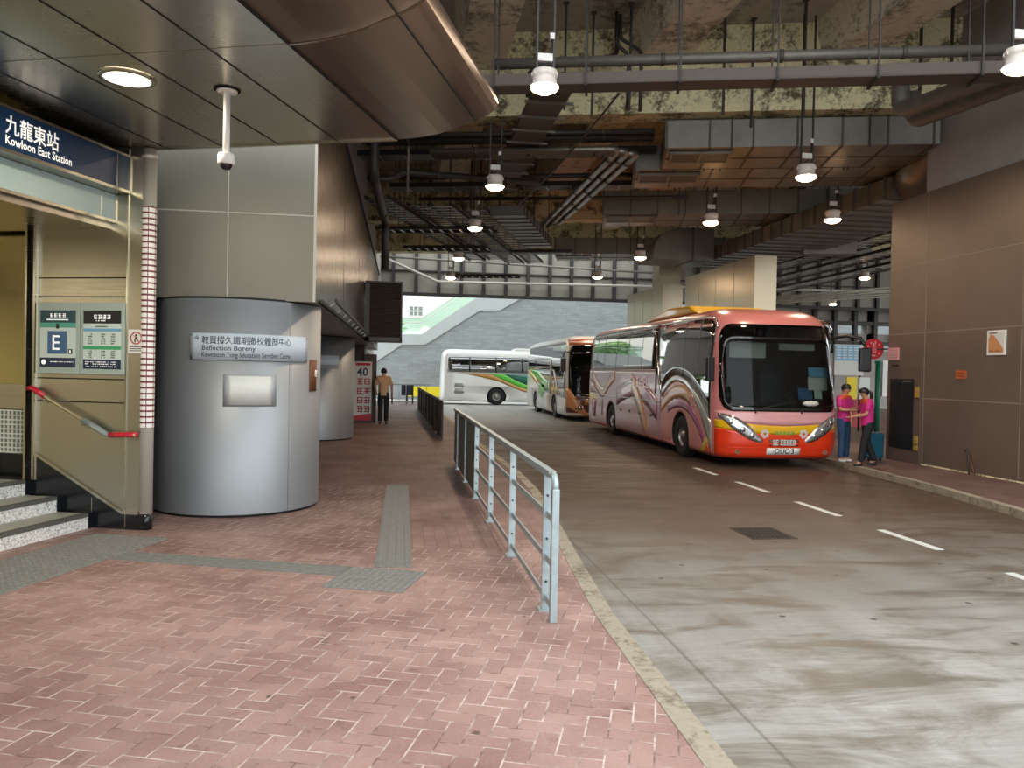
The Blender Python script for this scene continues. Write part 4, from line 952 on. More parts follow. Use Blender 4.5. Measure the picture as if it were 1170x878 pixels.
for i in range(4):
    a = to_frame((-.75+i*.8, 20.2+.25*i, 0), 's'); ladder(['zinc ladder tray in the ladder cluster, next to the kiosk wall', 'zinc ladder tray in the ladder cluster, second from the kiosk wall', 'zinc ladder tray in the ladder cluster, third from the kiosk wall', 'zinc ladder tray in the ladder cluster, beside the flat ribbed duct'][i], 's', a.x-.3, a.x+.3, a.y+(0, .8, 0, .5)[i], a.y+11, 5.95+.1*(i % 2), 'q', .34)
for i, (q, z) in enumerate(((23.0, 5.85), (26.2, 5.8), (33.5, 5.75))):
    ladder(['zinc ladder tray crossing the cluster, nearest', 'zinc ladder tray crossing the cluster, middle', 'zinc ladder tray crossing in front of the studded fascia'][i], 'c', -7.1, (-3.5, -4.2, -4.0)[i], q, q+.6, z, 'p', .3)
for i in range(3):
    ladder(['ladder tray by the pier wall, upper', 'ladder tray by the pier wall, middle', 'ladder tray by the pier wall, lower'][i], 'w', 14.2+i*1.4, 15.2+i*1.4, 19, 36, 6.0-.12*i, 'q', .45)
# pipes and verticals at the kiosk
pipe('dark vertical drain pipe in the corner above the kiosk', [(-.72, 17.8, 8.5), (-.72, 17.8, 5.9), (-.55, 22, 5.7), (-.55, 22, 4.4)], .11, 'pipe_d', 'w', 1.6)
pipe('bent dark pipe leaving the kiosk corner toward the lamps', [(-.9, 18.5, 6.05), (-.35, 18.5, 6.05), (-.1, 18.6, 6.27), (3.2, 18.9, 6.25)], .075, 'pipe_d', 'w', 1.5)
pipe('thin pale vertical pipe hanging behind the canopy edge', [(.02, 18.0, 8.5), (.02, 18.0, 5.62)], .03, 'pipe', 'w')
pipe('long pale pipe in front of the studded fascia', [(-1.5, 42, 7.7), (1.75, 42.4, 6.42), (33, 42.4, 6.85)], .07, 'palepipe', 'w')
pipe('grey pipe high in front of the studded fascia', [(-2, 41.5, 7.55), (14, 41.5, 7.2)], .06, 'pipe', 'w')
for i in range(5):
    pipe('pale conduit in the bundle crossing above the far side', [(12.8, 34+.2*i, 4.7+.06*i), (22.5, 30.5+.2*i, 5.35+.12*i)],   .035, 'palepipe', 'w', group='pale conduit bundle at the far side')
# hangers and drops from the slab in the first bay
for i, (x, y, z0) in enumerate(((2.9, 14.6, 6.6), (3.5, 14.9, 6.6), (4.1, 14.4, 6.6), (5.9, 14.3, 6.6), (6.6, 14.6, 6.5), (7.2, 13.7, 6.5), (9.3, 13.4, 6.5), (9.7, 13.1, 6.5))):
    g = G(); g.box(x-.02, x+.02, y-.02, y+.02, z0, 8.6); g.box(x-.05, x+.05, y-.05, y+.05, 8.57, 8.6)
    solo('hanger_rod', g, 'pipe_d', 'thin dark hanger rod dropping from the slab in front of the stained beam', 'hanger', (x, y, z0), 'w', 'hanger rods in the first bay')
pipe('small bent pipe with a valve under the slab', [(2.3, 15.2, 7.0), (2.3, 15.2, 7.5), (4.0, 15.0, 7.85), (4.0, 15.0, 8.5)], .045, 'pipe_d', 'w')
pipe('twin small drop pipe under the slab, left one', [(4.15, 14.7, 6.7), (4.15, 14.7, 7.75), (3.9, 14.7, 7.95), (3.9, 14.7, 8.55)], .035, 'pipe_d', 'w')
pipe('twin small drop pipe under the slab, right one', [(4.4, 14.7, 6.7), (4.4, 14.7, 7.85), (4.0, 14.8, 8.1), (4.0, 14.8, 8.55)], .035, 'pipe_d', 'w')

# ================================================================== PIER WALL FITTINGS
WX = 10.4
t = T('louvre_door', 'dark twin-leaf louvred service door low in the brown pier wall', 'door', (WX, 15.2, -.05), 'w')
g = G(); g.box(WX-.03, WX+.02, 14.66, 15.74, -.05, 1.92); t.part('door_frame', g, 'doorp')
for i, (a, b) in enumerate(((14.86, 15.24), (15.26, 15.64))):
    g = G(); g.box(WX-.045, WX-.03, a, b, .22, 1.68); p = t.part('door_leaf', g, 'louvre')
    g = G()
    for k in range(34): z = .26+k*.041; g.boxm((WX-.052, (a+b)/2, z), (.018, b-a-.05, .008), Matrix.Rotation(radians(-30), 3, 'Y'))
    t.part('louvre_slats', g, 'louvre', under=p)
for z0, z1 in ((1.30, 1.52), (.36, .52), (.22, .34)): g = G(); g.box(WX-.06, WX-.03, 14.69, 14.80, z0, z1); g.box(WX-.07, WX-.06, 14.73, 14.76, z0+.03, z1-.03); t.part('hinge_plate', g, 'brass', label='brass coloured hinge plate')
t = T('wall_poster', 'framed poster with an orange diagonal shape on the brown pier wall', 'poster', (WX, 12.65, 2.1), 'w')
g = G(); g.box(WX-.025, WX, 12.43, 12.86, 2.13, 2.57); t.part('poster_frame', g, 'white')
g = G(); X0 = WX-.027; g.m = 0; g.box(X0, WX-.02, 12.455, 12.835, 2.155, 2.545)
g.m = 1; g.prism([(12.82, 2.17), (12.47, 2.17), (12.47, 2.24), (12.69, 2.48), (12.78, 2.50), (12.82, 2.42)], 'yz', X0-.002, X0)
g.m = 2
for k in range(6): g.box(X0-.004, X0-.002, 12.5+k*.05, 12.53+k*.05, 2.19, 2.20+.012*(k % 3))
g.box(X0-.003, X0, 12.62, 12.80, 2.51, 2.53)
t.part('print', g, ['paper', 'tan', 'brownc'])
g = G(); g.box(WX-.02, WX, 15.42, 15.78, 2.08, 2.34); g.m = 1
for k in range(4): g.box(WX-.022, WX-.02, 15.47, 15.73, 2.13+k*.05, 2.145+k*.05)
solo('wall_notice', g, ['pinkl', 'tape'], 'pale pinkish notice at the end of the brown pier wall', 'sign', (WX, 15.6, 2.08))
g = G(); g.box(WX-.015, WX, 13.38, 13.66, 1.70, 1.86); g.m = 1
for k in range(2): g.box(WX-.017, WX-.015, 13.42, 13.62, 1.74+k*.05, 1.76+k*.05)
solo('red_wall_plate', g, ['brust', 'brownc'], 'small rust-red plate in the middle of the brown pier wall', 'sign', (WX, 13.5, 1.7))
for i, z in enumerate((1.80, 1.95)):
    g = G(); g.box(WX-.012, WX, 15.42, 15.66, z, z+.03); solo('name_strip', g, 'steel_d', ['short dark strip above the louvre door', 'short dark strip just below the pale notice'][i], 'sign', (WX, 15.5, z))
t = T('wall_bracket', 'small rusty bent bracket leaning at the foot of the brown pier wall', 'bracket', (WX, 13.2, -.06), 'w')
g = G(); g.tube([(WX-.02, 13.35, .36), (WX-.05, 13.3, .40), (WX-.06, 13.22, .34), (WX-.1, 13.12, -.06)], .016, 8); t.part('strut', g, 'pipe_d'); g = G(); g.tube([(WX-.03, 13.28, .37), (WX-.06, 13.02, -.06)], .012, 8); t.part('brace', g, 'brownc')
t = T('bus_stop_sign', 'round red stop sign projecting from the end of the pier wall', 'sign', (10.15, 15.95, 2.0), 'w')
g = G(); g.cyl((10.13, 15.9, 2.32), (10.13, 15.93, 2.32), .225, n=36); t.part('disc', g, 'signred')
g = G()
fb = lambda x, y: (10.13+x, 15.896, 2.32+y)
for k in range(9):
    a = k*2*pi/9; x, y = .15*cos(a), .15*sin(a); g.add([fb(x-.016, y-.02), fb(x+.016, y-.02), fb(x+.016, y+.02), fb(x-.016, y+.02)], [(0, 1, 2, 3)], False)
g.glyph(fb, -.05, .03, .10, rng); g.glyph(fb, -.05, -.09, .10, rng); g.add([fb(-.05, -.16), fb(.05, -.16), fb(.05, -.13), fb(-.05, -.13)], [(0, 1, 2, 3)], False); t.part('lettering', g, 'pinkl')
g = G(); g.tube([(10.13, 15.93, 2.32), (10.45, 15.86, 2.32)], .018, 8); t.part('bracket_arm', g, 'pipe_d')
t = T('suitcase', 'upright teal wheeled suitcase by the end of the pier wall', 'suitcase', (9.92, 15.55, -.075), 'w')
g = G(); g.box(9.74, 10.12, 15.42, 15.68, -.015, .52); t.part('shell', g, 'case', .04)
g = G(); g.tube([(9.80, 15.55, .5), (9.80, 15.55, .92), (9.98, 15.55, .92), (9.98, 15.55, .5)], .010, 8); t.part('handle', g, 'pipe_d')
for x in (9.80, 10.06):
    for y in (15.47, 15.63): g = G(); g.cyl((x-.012, y, -.045), (x+.012, y, -.045), .03, n=12); t.part('wheel', g, 'rubber')
# far right: route boards, posts
t = T('route_board', 'blue and white route information board behind the coach mirror', 'board', (14.4, 24, 0), 'w')
g = G(); g.box(13.9, 14.92, 23.98, 24.06, 1.78, 2.78); t.part('panel', g, 'paper')
g = G(); g.m = 0; g.box(13.92, 14.75, 23.965, 23.98, 2.25, 2.75); g.m = 1
for k in range(5):
    for j in range(4): g.box(13.97+j*.2, 14.11+j*.2, 23.955, 23.965, 2.32+k*.085, 2.365+k*.085)
t.part('print', g, ['skyb', 'paper'])
for x in (13.95, 14.87): g = G(); g.cyl((x, 24.1, -.05), (x, 24.1, 2.9), .035, n=10); t.part('post', g, 'pipe_d')
for i, (x, m, lab) in enumerate(((14.3, 'tyellow', 'yellow card fixed low behind the attendants'), (14.75, 'poster', 'pale card fixed low behind the attendants'))):
    g = G(); g.box(x, x+.36, 23.9, 23.95, 1.0, 1.72); g.box(x+.15, x+.2, 23.92, 23.96, -.05, 1.0); solo('standing_card', g, m, lab, 'sign', (x, 23.9, -.05))
g = G(); g.cyl((15.45, 24, -.05), (15.45, 24, 2.2), .085, n=16); g.lathe([(.11, 2.2), (.11, 2.26), (0, 2.28)], (15.45, 24, 0)); solo('green_post', g, 'gpost', 'dark green post behind the red round sign', 'post', (15.45, 24, -.05))
g = G(); g.box(15.75, 16.3, 24.2, 24.3, 1.1, 2.3); g.box(15.98, 16.06, 24.22, 24.28, -.05, 1.1); solo('bright_signboard', g, 'tapew', 'bright white panel just left of the pier wall edge', 'sign', (16, 24.2, -.05))
g = G(); g.box(15.8, 16.5, 26.0, 26.1, -.05, 1.0); g.box(15.8, 16.5, 26.1, 26.6, -.05, .1); solo('red_barrier', g, 'signred', 'red barrier low behind the woman with the ponytail', 'barrier', (16.1, 26, -.05))

# ================================================================== BACKGROUND BEYOND THE DECK
t = T('balustrade', 'pale green glass balustrade on the stair above the far block wall', 'balustrade', (2, 51.9, 4), 'w')
g = G(); g.prism([(-3, 4.0), (1.157, 4.03), (4.56, 6.44), (9, 9.4), (9, 10.5), (4.56, 7.5), (1.157, 5.1), (-3, 5.05)], 'xz', 51.94, 51.97); t.part('glass_panel', g, 'balus')
for dz in (1.07, .75): g = G(); g.tube([(-3, 51.95, 4.0+dz), (1.157, 51.95, 4.03+dz), (4.56, 51.95, 6.44+dz), (9, 51.95, 9.4+dz)], .03, 8); t.part('handrail', g, 'white')
t = T('far_building', 'cream building with a gridded window beyond the stair', 'building', (1, 76, 0), 'w')
g = G(); g.box(-12, 14, 75, 85, -.2, 16); t.part('wall', g, 'cream')
for x, z in ((.4, 6.75), (-4.5, 6.75), (5.5, 6.75), (.4, 10), (-4.5, 10), (5.5, 10)):
    g = G(); g.box(x, x+1.35, 74.9, 75.0, z, z+.98); p = t.part('window', g, 'inkgrey')
    g = G()
    for k in range(4): g.box(x+k*.43, x+k*.43+.06, 74.85, 74.9, z, z+.98)
    for k in range(3): g.box(x, x+1.35, 74.85, 74.9, z+k*.46, z+k*.46+.06)
    t.part('window_grid', g, 'white', under=p)
def tree(label, x, y, h, r, seed):
    rg = random.Random(seed); t = T('broadleaf_tree', label, 'tree', (x, y, -.2), 'w', 'trees beyond the stair')
    g = G(); g.tube([(x, y, -.2), (x+.1, y, h*.4), (x, y+.1, h*.7)], [.22, .16, .08], 8)
    for k in range(4): a = k*1.7; g.tube([(x+.05, y, h*.45), (x+r*.5*cos(a), y+r*.5*sin(a), h*.75)], [.09, .04], 6)
    t.part('trunk', g, 'bark'); g = G()
    for k in range(900):
        while True:
            d = Vector((rg.uniform(-1, 1), rg.uniform(-1, 1), rg.uniform(-1, 1)))
            if .35 < d.length < 1: break
        p = Vector((x, y, h*.72))+Vector((d.x*r, d.y*r, d.z*h*.33)); s_ = rg.uniform(.15, .32)
        m_ = Matrix.Rotation(rg.uniform(0, 6.3), 3, 'Z') @ Matrix.Rotation(rg.uniform(-1, 1), 3, 'X')
        g.add([p+m_ @ Vector(q) for q in ((-s_, -s_*.5, 0), (s_, -s_*.5, 0.05), (s_*.9, s_*.6, 0), (-s_*.8, s_*.6, .06))], [(0, 1, 2, 3)], False)
    o = t.part('crown', g, 'leaf'); o['kind'] = 'stuff'
tree('leafy green tree beyond the stair, next to the kiosk side', -2.5, 60, 6.4, 2.6, 1)
for i, (x, y, h) in enumerate(((-12, 48, 6), (-18, 55, 7), (-9, 56, 6), (-24, 50, 7))): tree('leafy green tree in the row beyond the kiosk, outside the picture', x, y, h, 3.0, 5+i)

# ================================================================== COACHES
class Coach:
    def __init__(s, name, label, loc, rz, L, W, H, paint, group):
        s.t = TL(name, label, 'bus', loc, 'w', group, rz); s.L, s.w, k = L, W/2, H/3.37
        s.lv = [(z*k, d, y) for z, d, y in ((.20, .07, .12), (.28, .02, .05), (.5, 0, .0), (.85, 0, .0), (1.15, 0, .03), (1.6, 0, .09), (2.1, .02, .17), (2.6, .05, .26), (2.95, .085, .37), (3.08, .12, .46), (3.20, .20, .66), (3.29, .33, .95), (3.35, .56, 1.4), (3.37, .9, 1.9))]
        s.k = k; s.H = H
        s.body(paint)
    def at(s, z):
        a = s.lv
        if z <= a[0][0]: return a[0][1:]
        for p, q in zip(a, a[1:]):
            if z <= q[0]: f = (z-p[0])/(q[0]-p[0]); return (p[1]+(q[1]-p[1])*f, p[2]+(q[2]-p[2])*f)
        return a[-1][1:]
    def F(s, u, z, off=0.0):      # front skin: u across -1..1
        d, y0 = s.at(z); W = s.w-d
        return (u*(W+off), y0+.11*u*u+.30*abs(u)**8-off, z)
    def R(s, u, z, off=0.0):
        d, y0 = s.at(z); W = s.w-d
        return (u*(W+off), s.L-.06*u*u-.18*abs(u)**8-d*.7+off, z)
    def Sd(s, side, y, z, off=0.0):
        d, _ = s.at(z); return (side*(s.w-d+off), y, z)
    def body(s, paint):
        g = G(); nA = 44; us = [-1+2*i/nA for i in range(nA+1)]; us = [x*(1.0-.0*abs(x)) for x in us]
        rings = []
        for z, d, y0 in s.lv:
            ring = [s.F(u, z) for u in us]
            ring += [s.Sd(1, y, z) for y in (y0+.9, y0+2, s.L*.5, s.L-.8)]
            ring += [s.R(u, z) for u in us[::-2]]
            ring += [s.Sd(-1, y, z) for y in (s.L-.8, s.L*.5, y0+2, y0+.9)]
            rings.append(ring)
        n = len(rings[0]); vs = [v for r in rings for v in r]
        fs = [(i*n+k, i*n+(k+1) % n, (i+1)*n+(k+1) % n, (i+1)*n+k) for i in range(len(rings)-1) for k in range(n)]
        g.add(vs, fs, True); g.add(vs, [tuple(range(n-1, -1, -1)), tuple(range((len(rings)-1)*n, len(rings)*n))], False)
        s.bodyo = s.t.part('body', g, [paint, 'interior'])
    def carve(s, wheels, cav):
        """wheel arches and the hollow behind the windscreen"""
        g = G(); g.m = 1
        for y, r in wheels: g.cyl((-s.w-.3, y, .47), (-s.w+.45, y, .47), r, n=40); g.cyl((s.w-.45, y, .47), (s.w+.3, y, .47), r, n=40)
        if cav: g.box(-s.w*.88, s.w*.88, -.6, 2.3, cav[0], cav[1])
        cut = build('cutter', g, ['interior', 'interior'], s.bodyo.parent)
        b = s.bodyo.modifiers.new('cut', 'BOOLEAN'); b.object = cut; b.solver = 'EXACT'; b.operation = 'DIFFERENCE'; b.material_mode = 'TRANSFER'
        dg = bpy.context.evaluated_depsgraph_get(); me = bpy.data.meshes.new_from_object(s.bodyo.evaluated_get(dg))
        s.bodyo.modifiers.clear(); s.bodyo.data = me; bpy.data.objects.remove(cut)
    def skin(s, g, fn, a, b, lo, hi, n=28, m=6, off=.008):
        """a panel lying on a skin between two curves; closed round its edge"""
        P = lambda u, v: fn(a+(b-a)*u, lo(a+(b-a)*u)+(hi(a+(b-a)*u)-lo(a+(b-a)*u))*v, off)
        Q = lambda u, v: fn(a+(b-a)*u, lo(a+(b-a)*u)+(hi(a+(b-a)*u)-lo(a+(b-a)*u))*v, -.01)
        g.grid(P, n, m)
        for v in (0, 1): g.grid(lambda u, x: tuple(Vector(P(u, v)).lerp(Vector(Q(u, v)), x)), n, 1, False)
        for u in (0, 1): g.grid(lambda x, v: tuple(Vector(P(u, v)).lerp(Vector(Q(u, v)), x)), 1, m, False)
    def side(s, g, sd, y0, y1, lo, hi, n=28, m=6, off=.008):
        lo = lo if callable(lo) else (lambda y, c=lo: c); hi = hi if callable(hi) else (lambda y, c=hi: c)
        s.skin(g, lambda y, z, o: s.Sd(sd, y, z, o), y0, y1, lo, hi, n, m, off)
    def front(s, g, u0, u1, lo, hi, n=32, m=6, off=.008):
        lo = lo if callable(lo) else (lambda y, c=lo: c); hi = hi if callable(hi) else (lambda y, c=hi: c)
        s.skin(g, s.F, u0, u1, lo, hi, n, m, off)
    def wheels(s, ys, r=.47):
        for y in ys:
            for sd in (-1, 1):
                x = sd*(s.w-.16); g = G()
                g.lathe([(.24, -.13), (.36, -.14), (r-.04, -.135), (r, -.10), (r, .10), (r-.04, .135), (.36, .14), (.24, .13)], (x, y, r), 'x', 32)
                for k in range(30): a = 2*pi*k/30; g.boxm((x, y+(r+.002)*cos(a), r+(r+.002)*sin(a)), (.2, .03, .012), Matrix.Rotation(a-pi/2, 3, 'X'))
                wo = s.t.part('wheel', g, 'rubber'); g = G(); o = sd
                g.lathe([(.255, .10*o), (.25, .06*o), (.20, .03*o), (.12, .05*o), (.11, .11*o), (0, .12*o)], (x, y, r), 'x', 28)
                g.lathe([(.255, -.1*o), (0, -.1*o)], (x, y, r), 'x', 28)
                for k in range(10): a = k*pi/5; g.cyl((x+.03*o, y+.165*cos(a), r+.165*sin(a)), (x+.065*o, y+.165*cos(a), r+.165*sin(a)), .016, n=8)
                s.t.part('rim', g, 'rim', under=wo)
def rounded(zlo, zhi, umax, rz, ru):
    def pinch(u): q = max(0.0, (abs(u)-(umax-ru))/ru); return 1-sqrt(max(0.0, 1-min(1, q)**2))
    return (lambda u: zlo+rz*pinch(u)), (lambda u: zhi-rz*pinch(u))
def interp(pts):
    def f(x):
        if x <= pts[0][0]: return pts[0][1]
        for (a, b), (c, d) in zip(pts, pts[1:]):
            if x <= c: t_ = (x-a)/(c-a); t_ = t_; return b+(d-b)*t_
        return pts[-1][1]
    return f
def smooth(pts):
    """Catmull-Rom through the points"""
    xs = []
    for i in range(len(pts)-1):
        p0, p1, p2, p3 = pts[max(0, i-1)], pts[i], pts[i+1], pts[min(len(pts)-1, i+2)]
        for k in range(8):
            t_ = k/8; xs.append((p1[0]+(p2[0]-p1[0])*t_, .5*(2*p1[1]+(p2[1]-p0[1])*t_+(2*p0[1]-5*p1[1]+4*p2[1]-p3[1])*t_*t_+(3*p1[1]-p0[1]-3*p2[1]+p3[1])*t_**3)))
    xs.append(pts[-1]); return interp(xs)

def coach_front(c, mirror_m='blackpl', zb=1.17, zt=2.98, um=.945):
    """windscreen with its black border, interior seen through it, wipers"""
    lo, hi = rounded(zb, zt, um, .28, .16); k = 1.0
    lo2, hi2 = rounded(zb+.11, zt-.36, um-.05, .22, .14)
    g = G(); c.front(g, -um, um, lo, lambda u: lo2(u) if abs(u) < um-.05 else lo(u)+.5*(hi(u)-lo(u)), 60, 3, .010)
    c.front(g, -um, um, lambda u: hi2(u) if abs(u) < um-.05 else lo(u)+.5*(hi(u)-lo(u)), hi, 60, 4, .010)
    c.t.part('windscreen_border', g, 'blackgloss')
    g = G(); g.grid(lambda u, v: c.F((um-.04)*(2*u-1), lo2((um-.04)*(2*u-1))+(hi2((um-.04)*(2*u-1))-lo2((um-.04)*(2*u-1)))*v, .006), 44, 8)
    c.t.part('windscreen', g, 'wind')
    # wipers
    for u0, u1, z1 in ((-.45, .18, zb+.22), (.28, .86, zb+.14)):
        g = G(); pts = [c.F(u0+(u1-u0)*i/8, zb+.04+(z1-zb-.04)*i/8, .035) for i in range(9)]; g.tube(pts, .012, 6); q = c.F(u0, zb-.03, .01); g.tube([q, pts[0]], .018, 6); c.t.part('wiper', g, 'blackpl')
    # inside
    g = G(); g.grid(lambda u, v: (-1.12+2.24*u, .42+.75*v, zb+.05+.12*sin(pi*v)-.02*v), 12, 8); g.box(-1.12, 1.12, .45, 1.15, zb-.2, zb+.04); c.t.part('dashboard', g, 'interior')
    for x in (-.62, .65):
        g = G(); g.box(x-.26, x+.26, 1.5, 2.0, zb-.05, zb+.1); g.prism([(1.95, zb), (2.1, zb), (2.2, zb+.85), (2.08, zb+.85)], 'yz', x-.26, x+.26); g.box(x-.14, x+.14, 2.1, 2.2, zb+.86, zb+1.05); c.t.part('seat', g, 'seatf', .03)
    g = G(); ctr = Vector((.65, 1.12, zb+.28)); ax = Vector((0, -.6, .8)); rr = [v for v in g.ring(ctr, ax, .23, 20)]; g.tube(rr+[rr[0]], .016, 6, False); g.tube([ctr, (.65, .95, zb+.05)], .03, 8)
    for i in (0, 7, 13): g.tube([ctr, rr[i]], .012, 6)
    c.t.part('steering_wheel', g, 'blackpl')

# ---- main coach
c = Coach('coach', 'large pink, mauve and red coach parked nose-on at the platform', (7.74, 15.18, ROAD_Z), 0, 11.75, 2.68, 3.40, 'pink', 'coaches at the platform')
ZB = 1.17
c.carve([(2.42, .56), (8.6, .55)], (ZB+.06, 2.68)); c.wheels((2.42, 8.6))
coach_front(c)
for x0, x1, z0, z1 in ((-.95, -.15, 2.28, 2.60), (.15, .95, 2.46, 2.6)):
    g = G(); g.box(x0, x1, .62, .64, z0, z1); c.t.part('sun_visor', g, 'bsilver')
for (u0, u1, z0, z1, m) in ((.60, .98, 1.90, 2.10, 'skyb'), (.60, .98, 1.62, 1.90, 'paper'), (.42, .70, 1.42, 1.66, 'eblue'), (.72, .88, 1.44, 1.66, 'poster')):
    g = G(); g.add([(u0*1.2, .40, z0), (u1*1.2, .44, z0), (u1*1.2, .48, z1), (u0*1.2, .44, z1)], [(0, 1, 2, 3)]); g.add([(u0*1.2, .405, z0), (u1*1.2, .445, z0), (u1*1.2, .485, z1), (u0*1.2, .445, z1)], [(0, 1, 2, 3)]); c.t.part('windscreen_card', g, m)
g = G(); pl_ = [c.F(.3+.26*i/6, ZB+.17+.012*(i % 2), .03) for i in range(7)]; g.tube(pl_, [.02, .05, .06, .06, .06, .05, .02], 8); c.t.part('paper_roll', g, 'paper', label='white paper tucked under the wiper')
# front bands
pk = smooth([(-1, 1.00), (-.6, .93), (0, .89), (.6, .93), (1, 1.00)]); yl = smooth([(-1, .82), (-.62, .74), (-.3, .72), (0, .70), (.3, .72), (.62, .74), (1, .82)])
g = G(); c.front(g, -.995, .995, pk, lambda u: ZB-.0, 40, 4, .006); c.t.part('front_panel', g, 'pinkl', label='pale pink band under the windscreen')
g = G(); c.front(g, -.995, .995, yl, lambda u: pk(u)-.012, 40, 4, .006); c.t.part('front_panel', g, 'cyel', label='yellow curved band across the front')
g = G(); c.front(g, -.995, .995, .21, lambda u: yl(u), 40, 14, .006); c.front(g, -.9, .9, .42, lambda u: .43, 40, 1, .016); c.t.part('bumper', g, 'cred')
for s_ in (-1, 1):
    g = G(); hl = smooth([(.34, .56), (.45, .57), (.6, .66), (.8, .84), (.96, 1.06)]); hh = smooth([(.34, .58), (.42, .68), (.55, .86), (.75, 1.03), (.96, 1.10)])
    fa, fb_ = (-.96, -.34) if s_ < 0 else (.34, .96)
    c.front(g, fa, fb_, lambda u: hl(abs(u))-.02, lambda u: hh(abs(u))+.02, 24, 4, .009); hd = c.t.part('headlamp', g, 'chrome')
    g = G(); c.front(g, fa+.02*1, fb_-.02*1, lambda u: hl(abs(u))+.01, lambda u: hh(abs(u))-.01, 24, 4, .014); c.t.part('lens', g, 'headlamp', under=hd)
    for u, z in ((.5, .68), (.64, .80), (.8, .95)):
        g = G(); p = Vector(c.F(s_*u, z, .012)); g.ball(p, (.055, .02, .055), 14, 8); c.t.part('bulb', g, 'chrome', under=hd)
    g = G(); p = Vector(c.F(s_*.72, .34, .0)); g.cyl(p+Vector((0, .02, 0)), p-Vector((0, .02, 0)), .055, n=20); g.m = 1; g.cyl(p-Vector((0, .02, 0)), p-Vector((0, .03, 0)), .035, n=16); c.t.part('fog_lamp', g, ['brust', 'chrome'])
    # petal emblem
    g = G(); p0 = Vector(c.F(s_*.31, .72, .016))
    for k in range(6): a = k*pi/3+.3; q = p0+Vector((.062*cos(a), -.002, .062*sin(a))); g.cyl(q, q+Vector((0, .008, 0)), .034, n=12)
    g.m = 1
    for k in range(6): a = k*pi/3+.3; q = p0+Vector((.062*cos(a), -.004, .062*sin(a))); g.cyl(q, q+Vector((0, .003, 0)), .014, n=8)
    c.t.part('flower_emblem', g, ['paper', 'pinkl'])
ff = lambda z0, off, sc=1: (lambda x, y: c.F(x/1.33, z0+y, off))
g = G()
for k in range(5): g.glyph(ff(.68, .014), -.21+k*.085, 0.02, .075, rng)
c.t.part('front_lettering', g, 'green')
g = G(); c.front(g, -.24, .24, .47, .61, 10, 1, .010); g.m = 1; g.text('SE EE8E8', .165, ff(.485, .013), 'CENTER', .80, .004); c.t.part('upper_plate', g, ['brownc', 'paper'])
g = G(); c.front(g, -.27, .27, .29, .43, 10, 1, .018); g.m = 1; g.text('·OUC·3', .15, ff(.312, .021), 'CENTER', .95, .003); c.t.part('number_plate', g, ['white', 'ink'])
